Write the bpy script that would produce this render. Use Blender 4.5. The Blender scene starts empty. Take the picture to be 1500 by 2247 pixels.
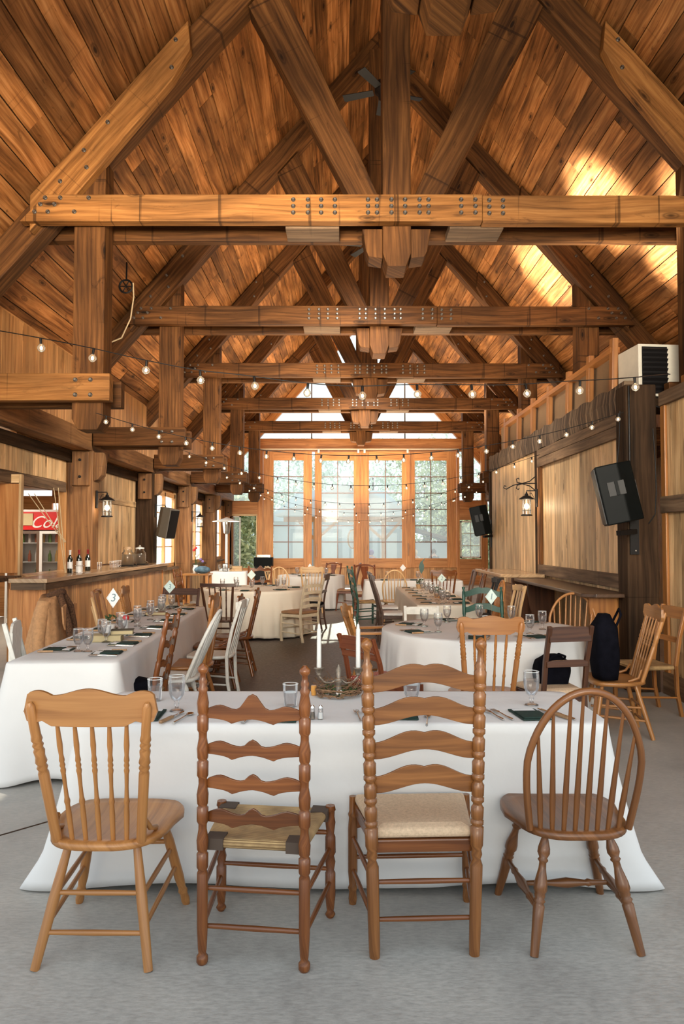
import bpy, math, random
from mathutils import Vector, Matrix
random.seed(7)
PI = math.pi; R = math.radians; sin = math.sin; cos = math.cos
scn = bpy.context.scene; COL = scn.collection
# ---------------------------------------------------------------- camera, light, exposure
cam = bpy.data.objects.new('camera', bpy.data.cameras.new('camera')); COL.objects.link(cam)
cam.location = (0, 0, 1.58); cam.rotation_euler = (R(90) + math.atan(61.5/1600), 0, 0)
cam.data.sensor_fit = 'HORIZONTAL'; cam.data.sensor_width = 24; cam.data.lens = 24*1600/1500
cam.data.clip_end = 300
cam.data.dof.use_dof = False
scn.camera = cam
scn.view_settings.view_transform = 'Standard'; scn.view_settings.look = 'None'
scn.view_settings.gamma = 1; scn.view_settings.use_curve_mapping = False
scn.view_settings.exposure = 0.0
scn.cycles.use_denoising = True
scn.cycles.diffuse_bounces = 6; scn.cycles.max_bounces = 12; scn.cycles.transparent_max_bounces = 24
scn.cycles.caustics_reflective = False; scn.cycles.caustics_refractive = False
scn.cycles.sample_clamp_indirect = 6
w = bpy.data.worlds.new('sky'); scn.world = w; w.use_nodes = True
bg = w.node_tree.nodes['Background']
bg.inputs[0].default_value = (.80, .91, 1.0, 1); bg.inputs[1].default_value = 1.75
def lamp(name, kind, loc, rot, energy, color, **kw):
    l = bpy.data.lights.new(name, kind); l.energy = energy; l.color = color
    for k, v in kw.items(): setattr(l, k, v)
    o = bpy.data.objects.new(name, l); COL.objects.link(o); o.location = loc; o.rotation_euler = rot
    return o
lamp('sun', 'SUN', (-40, 40, 30), (R(-52), 0, R(48)), 3.2, (1, .90, .74), angle=R(.6))
def aim(a, b): return (Vector(b)-Vector(a)).to_track_quat('-Z', 'Y').to_euler()
# added fill lamps standing in for daylight at the open front and floor bounce
lamp('front_fill', 'AREA', (0, -2.5, 3.2), aim((0, -2.5, 3.2), (.4, 9, 5.2)), 400, (1, .88, .70), shape='RECTANGLE', size=7, size_y=3, spread=R(70))  # added fill lamp behind the camera, in place of front daylight
lamp('door_sun', 'SPOT', (.0, 62, 13.4), aim((.0, 62, 13.4), (-.30, 26, 3.35)), 26000, (1, .90, .74), spot_size=R(1.7), spot_blend=.1, shadow_soft_size=.03)  # added spot beyond the doors, makes the sun patch on the floor
lamp('right_wall_fill', 'SPOT', (-2.5, 1.0, 4.4), aim((-2.5, 1.0, 4.4), (3.4, 7.4, 1.7)), 900, (1, .93, .82), spot_size=R(26), spot_blend=1., shadow_soft_size=.5)  # added spot, brightens the near right wall panel
for a, b_, e in (((1.8, 8.5, 5.6), (-4.1, 12.6, 1.3), 2600), ((-.8, 8.5, 5.6), (3.2, 12.0, 1.7), 2000), ((.6, 8.8, 5.5), (-.6, 18, .4), 1300), ((1.2, 12.3, 5.4), (-4.2, 18.0, 1.6), 3200), ((.6, 16.0, 5.4), (.2, 25, 1.2), 2200)):
    lamp('hall_fill', 'SPOT', a, aim(a, b_), e, (1, .93, .82), spot_size=R(52), spot_blend=1., shadow_soft_size=.7)  # added spots among the trusses, lift the side walls, floor and end wall
for y, e in ((17.4, 110), (21.05, 110), (24.6, 110)):
    lamp('window_fill', 'AREA', (-5.1, y, 2.0), aim((-5.1, y, 2.0), (0, y-1.5, 1.2)), e, (1, .95, .88), shape='RECTANGLE', size=2.6, size_y=2.2)  # added lamps outside the left windows, brighten the far left side
lamp('kitchen_light', 'AREA', (-6.2, 11.6, 2.58), (0, 0, 0), 85, (1, .9, .75), shape='RECTANGLE', size=1.2, size_y=1.2)
lamp('truss_fill', 'SPOT', (-.8, .6, 3.4), aim((-.8, .6, 3.4), (-1.9, 7.6, 5.2)), 3000, (1, .84, .62), spot_size=R(62), spot_blend=1., shadow_soft_size=.6)  # added spot, brightens the front tie beam
for i, (y, e) in enumerate(((9.6, 85), (13.2, 210), (16.9, 230), (20.6, 300), (24.2, 300))):
    lamp('bounce_fill', 'AREA', (.5, y, 2.45), (R(180), 0, 0), e, (1, .80, .56), shape='RECTANGLE', size=4.2, size_y=2.2, spread=R(150))  # added uplights over the aisle, stand in for bounce off the floor
for a, b_, e, sz_ in (((-3.6, 8.6, 2.2), (3.5, 10.0, 6.2), 42000, 11), ((-3.6, 12.5, 2.2), (3.4, 12.6, 6.2), 24000, 15), ((-3.5, 21, 1.8), (4.1, 19.5, 5.4), 16000, 18), ((-3.4, 9.6, 2.3), (4.2, 9.5, 5.3), 36000, 11), ((-3.4, 9.0, 2.3), (4.5, 8.5, 5.6), 42000, 10)):
    lamp('roof_patch_spot', 'SPOT', a, aim(a, b_), e*1.0, (1, .96, .91), spot_size=R(sz_), spot_blend=.9, shadow_soft_size=.15)  # added spots, throw the bright patches onto the right roof slope

# ---------------------------------------------------------------- helpers
def tag(o, label=None, cat=None, group=None, kind=None):
    if label: o['label'] = label
    if cat: o['category'] = cat
    if group: o['group'] = group
    if kind: o['kind'] = kind
    return o
def thing(name, label, cat, loc=(0, 0, 0), rz=0, group=None):
    o = bpy.data.objects.new(name, None); COL.objects.link(o); o.empty_display_size = .1
    o.location = loc; o.rotation_euler = (0, 0, R(rz))
    return tag(o, label, cat, group)
def dup(root, parent=None):
    c = root.copy(); COL.objects.link(c); c.parent = parent
    for ch in list(root.children): dup(ch, c)
    return c
class G:
    def __init__(s): s.v = []; s.f = []; s.uv = []; s.sm = []
    def add(s, vs, fs, uvs, smooth=False):
        b = len(s.v); s.v += [tuple(p) for p in vs]
        for k, f in enumerate(fs):
            s.f.append([b+i for i in f]); s.uv.append(uvs[k] if isinstance(uvs[0], list) else [uvs[i] for i in f]); s.sm.append(smooth)
        return s
    def box(s, x0, x1, y0, y1, z0, z1, g='x'):
        vs = [(x, y, z) for x in (x0, x1) for y in (y0, y1) for z in (z0, z1)]
        fs = [(0, 1, 3, 2), (4, 6, 7, 5), (0, 4, 5, 1), (2, 3, 7, 6), (0, 2, 6, 4), (1, 5, 7, 3)]
        gi = 'xyz'.index(g); o = [i for i in range(3) if i != gi]
        return s.add(vs, fs, [(p[gi], p[o[0]]+p[o[1]]) for p in vs])
    def beam(s, p0, p1, wd, ht, up=(0, 0, 1)):
        p0 = Vector(p0); p1 = Vector(p1); d = p1-p0; L = d.length; d.normalize()
        side = d.cross(Vector(up)); side.normalize(); u = side.cross(d)
        vs = []; uv = []
        for t in (0, L):
            for a in (-1, 1):
                for b in (-1, 1):
                    vs.append(p0+d*t+side*a*wd/2+u*b*ht/2); uv.append((t, a*wd/2+b*ht/2))
        return s.add(vs, [(0, 1, 3, 2), (4, 6, 7, 5), (0, 4, 5, 1), (2, 3, 7, 6), (0, 2, 6, 4), (1, 5, 7, 3)], uv)
    def prism(s, poly, a0, a1, plane='xz', gd=(1, 0)):
        n = len(poly)
        def P(q, a):
            return (q[0], a, q[1]) if plane == 'xz' else ((q[0], q[1], a) if plane == 'xy' else (a, q[0], q[1]))
        vs = [P(q, a0) for q in poly]+[P(q, a1) for q in poly]
        l = math.hypot(*gd); gx, gy = gd[0]/l, gd[1]/l
        uv = [(q[0]*gx+q[1]*gy, -q[0]*gy+q[1]*gx) for q in poly]+[(q[0]*gx+q[1]*gy, -q[0]*gy+q[1]*gx+a1-a0) for q in poly]
        fs = [list(range(n)), list(range(2*n-1, n-1, -1))]+[[i, i+n, (i+1) % n+n, (i+1) % n] for i in range(n)]
        return s.add(vs, fs, uv)
    def lathe(s, p0, p1, prof, n=12, cap=True):
        p0 = Vector(p0); p1 = Vector(p1); d = p1-p0; L = d.length; d.normalize()
        a = Vector((1, 0, 0)) if abs(d.x) < .9 else Vector((0, 1, 0))
        u = d.cross(a).normalized(); w_ = d.cross(u)
        vs = []; uv = []
        for t, r in prof:
            for k in range(n):
                an = 2*PI*k/n
                vs.append(p0+d*(t*L)+(u*cos(an)+w_*sin(an))*r); uv.append((t*L, an*max(r, .01)))
        fs = []; m = len(prof)
        for i in range(m-1):
            for k in range(n):
                fs.append((i*n+k, i*n+(k+1) % n, (i+1)*n+(k+1) % n, (i+1)*n+k))
        s.add(vs, fs, uv, True)
        if cap:
            s.add(vs[:n], [tuple(range(n-1, -1, -1))], uv[:n]); s.add(vs[-n:], [tuple(range(n))], uv[-n:])
        return s
    def tube(s, pts, r, n=8, close=False):
        pts = [Vector(p) for p in pts]; m = len(pts); rr = r if isinstance(r, (list, tuple)) else [r]*m
        vs = []; uv = []; L = 0; ref = None
        for i, p in enumerate(pts):
            a = pts[(i-1) % m] if (i or close) else p; b = pts[(i+1) % m] if (i < m-1 or close) else p
            d = (b-a).normalized()
            if ref is None: ref = Vector((0, 0, 1)) if abs(d.z) < .9 else Vector((1, 0, 0))
            u = (ref-d*ref.dot(d)).normalized(); ref = u; w_ = d.cross(u)
            if i: L += (p-pts[i-1]).length
            for k in range(n):
                an = 2*PI*k/n; vs.append(p+(u*cos(an)+w_*sin(an))*rr[i]); uv.append((L, an*rr[i]))
        fs = []
        for i in range(m if close else m-1):
            j = (i+1) % m
            for k in range(n): fs.append((i*n+k, i*n+(k+1) % n, j*n+(k+1) % n, j*n+k))
        s.add(vs, fs, uv, True)
        if not close:
            s.add(vs[:n], [tuple(range(n-1, -1, -1))], uv[:n]); s.add(vs[-n:], [tuple(range(n))], uv[-n:])
        return s
    def slat(s, x0, x1, top, bot, ycurve, th, n=24):
        # bowed board between x0 and x1, outlines top(t), bot(t), t in -1..1, y = ycurve(t)
        vs = []; uv = []
        for i in range(n+1):
            t = -1+2*i/n; x = x0+(x1-x0)*i/n; y = ycurve(t)
            zt, zb = top(t), bot(t)
            for yy, zz in ((y, zb), (y, zt), (y+th, zt), (y+th, zb)): vs.append((x, yy, zz)); uv.append((x, zz+yy-y))
        fs = []
        for i in range(n):
            a = i*4; b = a+4
            for k in range(4): fs.append((a+k, b+k, b+(k+1) % 4, a+(k+1) % 4))
        fs += [(3, 2, 1, 0), (n*4, n*4+1, n*4+2, n*4+3)]
        return s.add(vs, fs, uv)
    def ball(s, c, r, n=12, m=8, sz=1.0):
        prof = [(.5-.5*cos(PI*i/m), max(r*sin(PI*i/m), 1e-4)) for i in range(m+1)]
        return s.lathe((c[0], c[1], c[2]-r*sz), (c[0], c[1], c[2]+r*sz), prof, n, cap=False)
    def obj(s, name, mat, parent=None, loc=None, bevel=0):
        me = bpy.data.meshes.new(name); me.from_pydata(s.v, [], s.f)
        ul = me.uv_layers.new(name='UVMap'); k = 0; flat = []
        for u in s.uv:
            for q in u: flat += [q[0], q[1]]
        ul.data.foreach_set('uv', flat); me.polygons.foreach_set('use_smooth', s.sm)
        me.materials.append(mat); me.update()
        o = bpy.data.objects.new(name, me); COL.objects.link(o)
        if parent: o.parent = parent
        if loc: o.location = loc
        if bevel:
            b = o.modifiers.new('bevel', 'BEVEL'); b.width = bevel; b.segments = 2; b.limit_method = 'ANGLE'
        return o
def struct(name, g, mat, parent=None, bevel=0):
    o = g.obj(name, mat, parent, bevel=bevel)
    if not parent: o['kind'] = 'structure'
    return o

# ---------------------------------------------------------------- materials
def newmat(name):
    m = bpy.data.materials.new(name); m.use_nodes = True
    return m, m.node_tree, m.node_tree.nodes['Principled BSDF']
def N(t, kind, ins=None, **props):
    n = t.nodes.new(kind)
    for k, v in props.items(): setattr(n, k, v)
    for k, v in (ins or {}).items():
        if isinstance(v, bpy.types.NodeSocket): t.links.new(v, n.inputs[k])
        else: n.inputs[k].default_value = v
    return n
def ramp(t, fac, pts):
    n = t.nodes.new('ShaderNodeValToRGB'); t.links.new(fac, n.inputs[0]); e = n.color_ramp.elements
    while len(e) < len(pts): e.new(.5)
    for i, (p, c) in enumerate(pts): e[i].position = p; e[i].color = (*c, 1) if len(c) == 3 else c
    return n.outputs[0]
def mixc(t, a, b, fac, mode='MIX'):
    n = t.nodes.new('ShaderNodeMix'); n.data_type = 'RGBA'; n.blend_type = mode
    for idx, v in ((0, fac), (6, a), (7, b)):
        if isinstance(v, bpy.types.NodeSocket): t.links.new(v, n.inputs[idx])
        else: n.inputs[idx].default_value = v if idx == 0 else (*v, 1)
    return n.outputs[2]
def mth(t, op, a, b=0.0):
    n = t.nodes.new('ShaderNodeMath'); n.operation = op
    for i, v in enumerate((a, b)):
        if isinstance(v, bpy.types.NodeSocket): t.links.new(v, n.inputs[i])
        else: n.inputs[i].default_value = v
    return n.outputs[0]
def wood(name, dark, mid, light, rough=.6, vary=.35, knots=.5, stain=.5, saw=0.0, fine=1.0, bump=.3, spec=.35):
    m, t, b = newmat(name)
    uv = N(t, 'ShaderNodeUVMap').outputs[0]
    rnd = N(t, 'ShaderNodeNewGeometry').outputs['Random Per Island']
    off = N(t, 'ShaderNodeCombineXYZ', {0: mth(t, 'MULTIPLY', rnd, 53.), 1: mth(t, 'MULTIPLY', rnd, 17.), 2: mth(t, 'MULTIPLY', rnd, 91.)}).outputs[0]
    vec = N(t, 'ShaderNodeVectorMath', {0: uv, 1: off}, operation='ADD').outputs[0]
    def sc(x, y): return N(t, 'ShaderNodeVectorMath', {0: vec, 1: (x, y, 1)}, operation='MULTIPLY').outputs[0]
    warp = N(t, 'ShaderNodeTexNoise', {'Vector': sc(.8, 2.5), 'Scale': 1., 'Detail': 2.}).outputs[0]
    wv = N(t, 'ShaderNodeVectorMath', {0: sc(.9*fine, 22*fine), 1: N(t, 'ShaderNodeCombineXYZ', {1: mth(t, 'MULTIPLY', warp, 3.)}).outputs[0]}, operation='ADD').outputs[0]
    gr = N(t, 'ShaderNodeTexNoise', {'Vector': wv, 'Scale': 1., 'Detail': 5., 'Roughness': .62}).outputs[0]
    base = ramp(t, gr, [(.28, dark), (.5, mid), (.74, light)])
    bl = N(t, 'ShaderNodeTexNoise', {'Vector': sc(.9, 3.2), 'Scale': 1., 'Detail': 3.}).outputs[0]
    blf = ramp(t, bl, [(.35, (1-.45*stain,)*3), (.62, (1.12,)*3)])
    c = mixc(t, base, blf, 1., 'MULTIPLY')
    if stain > .3:
        st = N(t, 'ShaderNodeTexNoise', {'Vector': sc(3.1, 9.), 'Scale': 1., 'Detail': 6., 'Roughness': .7, 'Distortion': 1.2}).outputs[0]
        c = mixc(t, c, [q*.35 for q in dark], ramp(t, st, [(.6, (0,)*3), (.74, (.75*stain,)*3)]))
    if knots:
        vo = N(t, 'ShaderNodeTexVoronoi', {'Vector': sc(1.5, 4.2), 'Scale': 1., 'Randomness': 1.}).outputs['Distance']
        c = mixc(t, c, [q*.3 for q in dark], ramp(t, vo, [(.05, (knots,)*3), (.1, (knots*.35,)*3), (.13, (knots*.6,)*3), (.17, (0,)*3)]))
    if saw:
        sv = N(t, 'ShaderNodeTexNoise', {'Vector': sc(13., .35), 'Scale': 1., 'Detail': 2.}).outputs[0]
        c = mixc(t, c, [q*.35 for q in dark], ramp(t, sv, [(.66, (0,)*3), (.7, (saw,)*3)]))
    tv = mth(t, 'ADD', mth(t, 'MULTIPLY', rnd, vary), 1-vary*.5)
    hs = N(t, 'ShaderNodeHueSaturation', {'Value': tv, 'Color': c}).outputs[0]
    t.links.new(hs, b.inputs['Base Color'])
    b.inputs['Roughness'].default_value = rough; b.inputs['Specular IOR Level'].default_value = spec
    if bump:
        bp = N(t, 'ShaderNodeBump', {'Height': gr, 'Strength': bump, 'Distance': .006})
        t.links.new(bp.outputs[0], b.inputs['Normal'])
    return m
def plain(name, col, rough=.5, metal=0., spec=.5, noise=0., nscale=8., bump=0.):
    m, t, b = newmat(name); b.inputs['Roughness'].default_value = rough; b.inputs['Metallic'].default_value = metal
    b.inputs['Specular IOR Level'].default_value = spec; b.inputs['Base Color'].default_value = (*col, 1)
    oc = N(t, 'ShaderNodeTexCoord').outputs['Object']
    no = N(t, 'ShaderNodeTexNoise', {'Vector': oc, 'Scale': nscale, 'Detail': 5., 'Roughness': .6}).outputs[0]
    k = noise or .06
    t.links.new(ramp(t, no, [(.3, [q*(1-k) for q in col]), (.7, [min(1, q*(1+k)) for q in col])]), b.inputs['Base Color'])
    if bump: t.links.new(N(t, 'ShaderNodeBump', {'Height': no, 'Strength': bump, 'Distance': .01}).outputs[0], b.inputs['Normal'])
    return m
def pane(name, tint=(.95, 1, .98), milk=.10, gloss=.06):
    m, t, b = newmat(name); t.nodes.remove(b)
    out = [n for n in t.nodes if n.type == 'OUTPUT_MATERIAL'][0]
    tr = N(t, 'ShaderNodeBsdfTransparent', {0: (*tint, 1)}); gl = N(t, 'ShaderNodeBsdfGlossy', {0: (1, 1, 1, 1), 1: .03})
    fr = N(t, 'ShaderNodeFresnel', {0: 1.45}).outputs[0]
    mx = N(t, 'ShaderNodeMixShader', {0: mth(t, 'MULTIPLY', fr, gloss*12), 1: tr.outputs[0], 2: gl.outputs[0]})
    if milk:
        tl = N(t, 'ShaderNodeBsdfTranslucent', {0: (.95, .97, 1, 1)})
        mx = N(t, 'ShaderNodeMixShader', {0: milk, 1: mx.outputs[0], 2: tl.outputs[0]})
    t.links.new(mx.outputs[0], out.inputs[0])
    return m
def glow(name, col, s):
    m, t, b = newmat(name); b.inputs['Base Color'].default_value = (*col, 1)
    b.inputs['Emission Color'].default_value = (*col, 1); b.inputs['Emission Strength'].default_value = s
    return m
TIM = wood('rough_timber', (.028, .010, .003), (.108, .042, .0115), (.215, .090, .026), .65, .5, .95, .9, .6, bump=.6, spec=.15)
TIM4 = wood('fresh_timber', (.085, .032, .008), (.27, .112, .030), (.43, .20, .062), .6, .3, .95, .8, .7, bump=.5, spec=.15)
TIM3 = wood('wall_timber', (.10, .042, .015), (.26, .12, .043), (.40, .20, .08), .6, .4, .9, .7, .6, bump=.5)
TIM2 = wood('dark_post_timber', (.016, .009, .005), (.045, .024, .012), (.082, .045, .023), .75, .4, .3, .8, .4, bump=.5, spec=.12)
CEIL = wood('roof_plank', (.080, .027, .008), (.31, .122, .035), (.52, .245, .088), .6, .85, .95, 1.1, .25, bump=.7, spec=.15)
BRD = wood('golden_board', (.36, .20, .085), (.60, .385, .19), (.74, .53, .30), .5, .3, 1., 1., .0, bump=.2)
BRD2 = wood('orange_board', (.30, .13, .042), (.54, .27, .10), (.68, .39, .17), .42, .35, .6, .5, .0, bump=.2)
GREYB = wood('weathered_board', (.05, .03, .018), (.15, .090, .05), (.24, .155, .09), .75, .4, .6, .8, .2)
DOORW = wood('door_timber', (.33, .12, .036), (.54, .225, .070), (.66, .33, .12), .42, .25, .3, .3, .0, bump=.1)
BARK = wood('bark_edge', (.018, .010, .006), (.065, .040, .024), (.30, .20, .12), .9, .2, 0, .4, .0, fine=.8, bump=1.)
CTOP = wood('counter_top', (.26, .15, .075), (.44, .28, .15), (.56, .38, .22), .22, .2, .2, .3, .0, bump=.05, spec=.6)
DKTOP = wood('dark_shelf_top', (.030, .015, .008), (.070, .035, .018), (.12, .065, .035), .3, .2, .2, .3, .0, bump=.05, spec=.6)
def cw(n, a, b_, c, rough=.32, wear=.0): return wood(n, a, b_, c, rough, .22, .0, .28, .0, fine=1.3, bump=.05, spec=.5)
OAK = cw('honey_oak', (.23, .088, .023), (.37, .16, .047), (.47, .22, .07))
OAK2 = cw('brown_oak', (.20, .075, .020), (.33, .13, .034), (.42, .18, .05))
RED = cw('red_brown_wood', (.075, .022, .006), (.165, .052, .013), (.30, .105, .028), .25)
MAP = cw('amber_maple', (.09, .033, .009), (.195, .073, .019), (.33, .135, .038), .27)
BROW = cw('tawny_oak', (.08, .030, .009), (.16, .060, .018), (.26, .105, .033), .3)
WAL = cw('dark_walnut', (.030, .012, .006), (.070, .027, .013), (.11, .045, .02), .3)
MAH = cw('mahogany', (.09, .022, .010), (.16, .045, .018), (.22, .07, .027), .25)
PALE = cw('pale_birch', (.44, .25, .10), (.60, .38, .18), (.70, .48, .25), .4)
WHITE = plain('white_paint', (.66, .64, .58), .45, noise=.12, nscale=20)
CREAM = plain('cream_paint', (.60, .50, .35), .5, noise=.12, nscale=15)
GREEN = plain('green_paint', (.020, .075, .055), .4, noise=.2)
SLATG = plain('sage_paint', (.30, .36, .27), .4, noise=.2)
BLACK = plain('black_plastic', (.003, .004, .004), .5, noise=.2, spec=.1)
BLKM = plain('black_metal', (.007, .006, .006), .45, .0, spec=.25)
STEEL = plain('steel', (.62, .60, .57), .25, 1.)
BOLT = plain('bolt_steel', (.16, .14, .12), .4, .8)
SILV = plain('silver', (.75, .73, .70), .15, 1.)
HWOOD = plain('handle_wood', (.33, .19, .09), .5, noise=.3, nscale=60)
NAP = plain('green_napkin', (.010, .030, .022), .9, noise=.3, nscale=60)
CARD = plain('white_card', (.80, .80, .78), .7)
CARDM = plain('mint_card', (.55, .66, .62), .6, noise=.1, nscale=30)
INK = plain('ink_grey', (.16, .24, .26), .6)
WAX = plain('white_wax', (.62, .61, .57), .4)
PEW = plain('antique_pewter', (.22, .18, .14), .5, .5, noise=.4, nscale=60)
TWIG = plain('twig', (.20, .11, .055), .8, noise=.5, nscale=60)
MOSS = plain('moss', (.035, .065, .015), .95, noise=.6, nscale=90)
JACK = plain('tan_corduroy', (.43, .22, .095), .85, noise=.2, nscale=25, bump=.3)
FUR = plain('brown_fur', (.10, .045, .02), 1., noise=.7, nscale=70, bump=1.)
BLKF = plain('black_cloth', (.005, .005, .008), .95, noise=.3, nscale=20, spec=.05)
WHT = plain('white_enamel', (.72, .72, .70), .35)
WCERA = plain('white_ceramic', (.80, .78, .74), .25)
REDP = plain('red_panel', (.55, .012, .012), .35, noise=.1)
BLUEF = plain('blue_bag', (.06, .11, .15), .8, noise=.6, nscale=12)
PAPER = plain('kraft_paper', (.50, .40, .22), .8)
ROPE = plain('rope', (.55, .42, .25), .8)
FAB = plain('beige_upholstery', (.56, .40, .26), .9, noise=.16, nscale=90, bump=.3)
LTH = plain('tan_leather', (.30, .16, .08), .45, noise=.15)
WCUSH = plain('white_cushion', (.75, .72, .68), .8)
WINEG = plain('wine_bottle_glass', (.010, .014, .010), .08, spec=.8)
FOIL = plain('red_foil', (.25, .02, .02), .35, .3)
PANEW = pane('window_pane', milk=.16, gloss=.008)
GLS = pane('drinking_glass', (1, 1, 1), milk=.025, gloss=.07)
WATER = pane('water', (.98, .99, 1), milk=.22, gloss=.07)
JARL = pane('jar_liquid', (.80, .74, .55), milk=.35)
BULBG = pane('bulb_glass', (1, .93, .80), milk=.10, gloss=.09)
FIL = glow('bulb_filament', (1, .76, .48), 18.)
LANT = glow('lantern_bulb', (1, .80, .52), 32.)
PUP = plain('purple_wool', (.20, .13, .32), .9)
def rushmat():
    m, t, b = newmat('woven_rush'); uv = N(t, 'ShaderNodeTexCoord').outputs['Object']
    wv = N(t, 'ShaderNodeTexWave', {'Vector': uv, 'Scale': 45., 'Distortion': .6, 'Detail': 2.}, bands_direction='Y').outputs[1]
    no = N(t, 'ShaderNodeTexNoise', {'Vector': uv, 'Scale': 9.}).outputs[0]
    c = ramp(t, wv, [(.1, (.27, .17, .075)), (.6, (.60, .42, .21))])
    c = mixc(t, c, ramp(t, no, [(.35, (.6, .55, .5)), (.65, (1.15, 1.1, 1))]), 1., 'MULTIPLY')
    t.links.new(c, b.inputs['Base Color']); b.inputs['Roughness'].default_value = .8
    t.links.new(N(t, 'ShaderNodeBump', {'Height': wv, 'Strength': .6, 'Distance': .004}).outputs[0], b.inputs['Normal'])
    return m
RUSH = rushmat()
def redseat():
    m, t, b = newmat('red_patterned_seat'); uv = N(t, 'ShaderNodeTexCoord').outputs['Object']
    v = N(t, 'ShaderNodeTexVoronoi', {'Vector': uv, 'Scale': 48., 'Randomness': .15}).outputs['Distance']
    t.links.new(ramp(t, v, [(.28, (.70, .45, .33)), (.36, (.30, .035, .03))]), b.inputs['Base Color']); b.inputs['Roughness'].default_value = .9
    return m
REDS = redseat()
def clothmat(name, col):
    m, t, b = newmat(name); oc = N(t, 'ShaderNodeTexCoord').outputs['Object']
    b.inputs['Base Color'].default_value = (*col, 1); b.inputs['Roughness'].default_value = .85; b.inputs['Specular IOR Level'].default_value = .15
    n1 = N(t, 'ShaderNodeTexNoise', {'Vector': oc, 'Scale': 3.5, 'Detail': 4.}).outputs[0]
    t.links.new(ramp(t, n1, [(.3, [q*.95 for q in col]), (.7, col)]), b.inputs['Base Color'])
    t.links.new(N(t, 'ShaderNodeBump', {'Height': n1, 'Strength': .35, 'Distance': .03}).outputs[0], b.inputs['Normal'])
    return m
LINEN = clothmat('white_linen', (.75, .735, .71)); LINEN2 = clothmat('ecru_linen', (.70, .63, .52))
def floormat():
    m, t, b = newmat('concrete_floor'); oc = N(t, 'ShaderNodeTexCoord').outputs['Object']
    st = N(t, 'ShaderNodeVectorMath', {0: oc, 1: (1., 3.2, 1)}, operation='MULTIPLY').outputs[0]
    n1 = N(t, 'ShaderNodeTexNoise', {'Vector': oc, 'Scale': 1.1, 'Detail': 8., 'Roughness': .65}).outputs[0]
    n2 = N(t, 'ShaderNodeTexNoise', {'Vector': st, 'Scale': 24., 'Detail': 6., 'Roughness': .7}).outputs[0]
    n3 = N(t, 'ShaderNodeTexNoise', {'Vector': st, 'Scale': 7., 'Detail': 8., 'Roughness': .75}).outputs[0]
    g = ramp(t, n1, [(.3, (.28, .268, .245)), (.5, (.40, .385, .35)), (.72, (.49, .468, .42))])
    g = mixc(t, g, ramp(t, n2, [(.35, (.72,)*3), (.6, (1.1,)*3)]), .8, 'MULTIPLY')
    br = ramp(t, n3, [(.32, (.040, .027, .019)), (.55, (.075, .052, .037)), (.75, (.17, .125, .09))])
    sep = N(t, 'ShaderNodeSeparateXYZ', {0: oc})
    yy = mth(t, 'ADD', sep.outputs[1], mth(t, 'MULTIPLY', n1, 1.2))
    f = mth(t, 'MULTIPLY', N(t, 'ShaderNodeMapRange', {0: yy, 1: 5.6, 2: 7.4}).outputs[0], N(t, 'ShaderNodeMapRange', {0: yy, 1: 17.5, 2: 15.}).outputs[0])
    f = mth(t, 'MULTIPLY', f, N(t, 'ShaderNodeMapRange', {0: mth(t, 'ABSOLUTE', mth(t, 'ADD', sep.outputs[0], .05)), 1: 2.0, 2: 1.5}).outputs[0])
    t.links.new(mixc(t, g, br, mth(t, 'MULTIPLY', f, .92)), b.inputs['Base Color'])
    t.links.new(ramp(t, n2, [(.35, (.32,)*3), (.65, (.62,)*3)]), b.inputs['Roughness'])
    t.links.new(N(t, 'ShaderNodeBump', {'Height': n2, 'Strength': .25, 'Distance': .006}).outputs[0], b.inputs['Normal'])
    return m
FLOOR = floormat()
GRAVEL = plain('pale_gravel', (.50, .48, .43), .95, noise=.25, nscale=6)
GRASS = plain('grass', (.16, .20, .08), .95, noise=.3, nscale=3)
def leafmat(name, a, b_):
    m, t, bs = newmat(name); rnd = N(t, 'ShaderNodeNewGeometry').outputs['Random Per Island']
    c = ramp(t, rnd, [(0., a), (.7, b_), (1., [min(1, q*1.7) for q in b_])])
    t.links.new(c, bs.inputs['Base Color']); bs.inputs['Roughness'].default_value = .6
    out = [n for n in t.nodes if n.type == 'OUTPUT_MATERIAL'][0]
    tl = N(t, 'ShaderNodeBsdfTranslucent', {0: c})
    t.links.new(N(t, 'ShaderNodeMixShader', {0: .45, 1: bs.outputs[0], 2: tl.outputs[0]}).outputs[0], out.inputs[0])
    return m
LEAF = leafmat('leaf', (.14, .19, .08), (.50, .54, .32)); LEAF2 = leafmat('grey_leaf', (.42, .50, .42), (.72, .78, .68))
# ================================================================ THE BARN
AX = .59; PK = 9.80; SL = 1.15          # ridge axis, height of the rafter tops there, slope
Y0 = 7.65; SP = 3.68; YEND = 26.3; YF = 1.2
def rz_(u): return PK-SL*abs(u)
# floor, ground
g = G(); g.box(-7, 8, -6, YEND, -.12, 0, 'y'); struct('floor', g, FLOOR)
g = G()
for a, b_ in (((-2.55, 3.2), (-1.42, 4.4)), ((-4.0, 1.85), (-2.55, 3.2))):
    g.beam((a[0], a[1], .0005), (b_[0], b_[1], .0005), .012, .003)
struct('trim_1', g, TIM2)
g = G(); g.box(-60, 60, -40, -6, -.3, -.14, 'y'); g.box(-60, -7, -6, YEND, -.3, -.14, 'y'); g.box(8, 60, -6, YEND, -.3, -.14, 'y'); g.box(-60, 60, YEND, 90, -.3, -.14, 'y')
struct('ground', g, GRAVEL)
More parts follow.
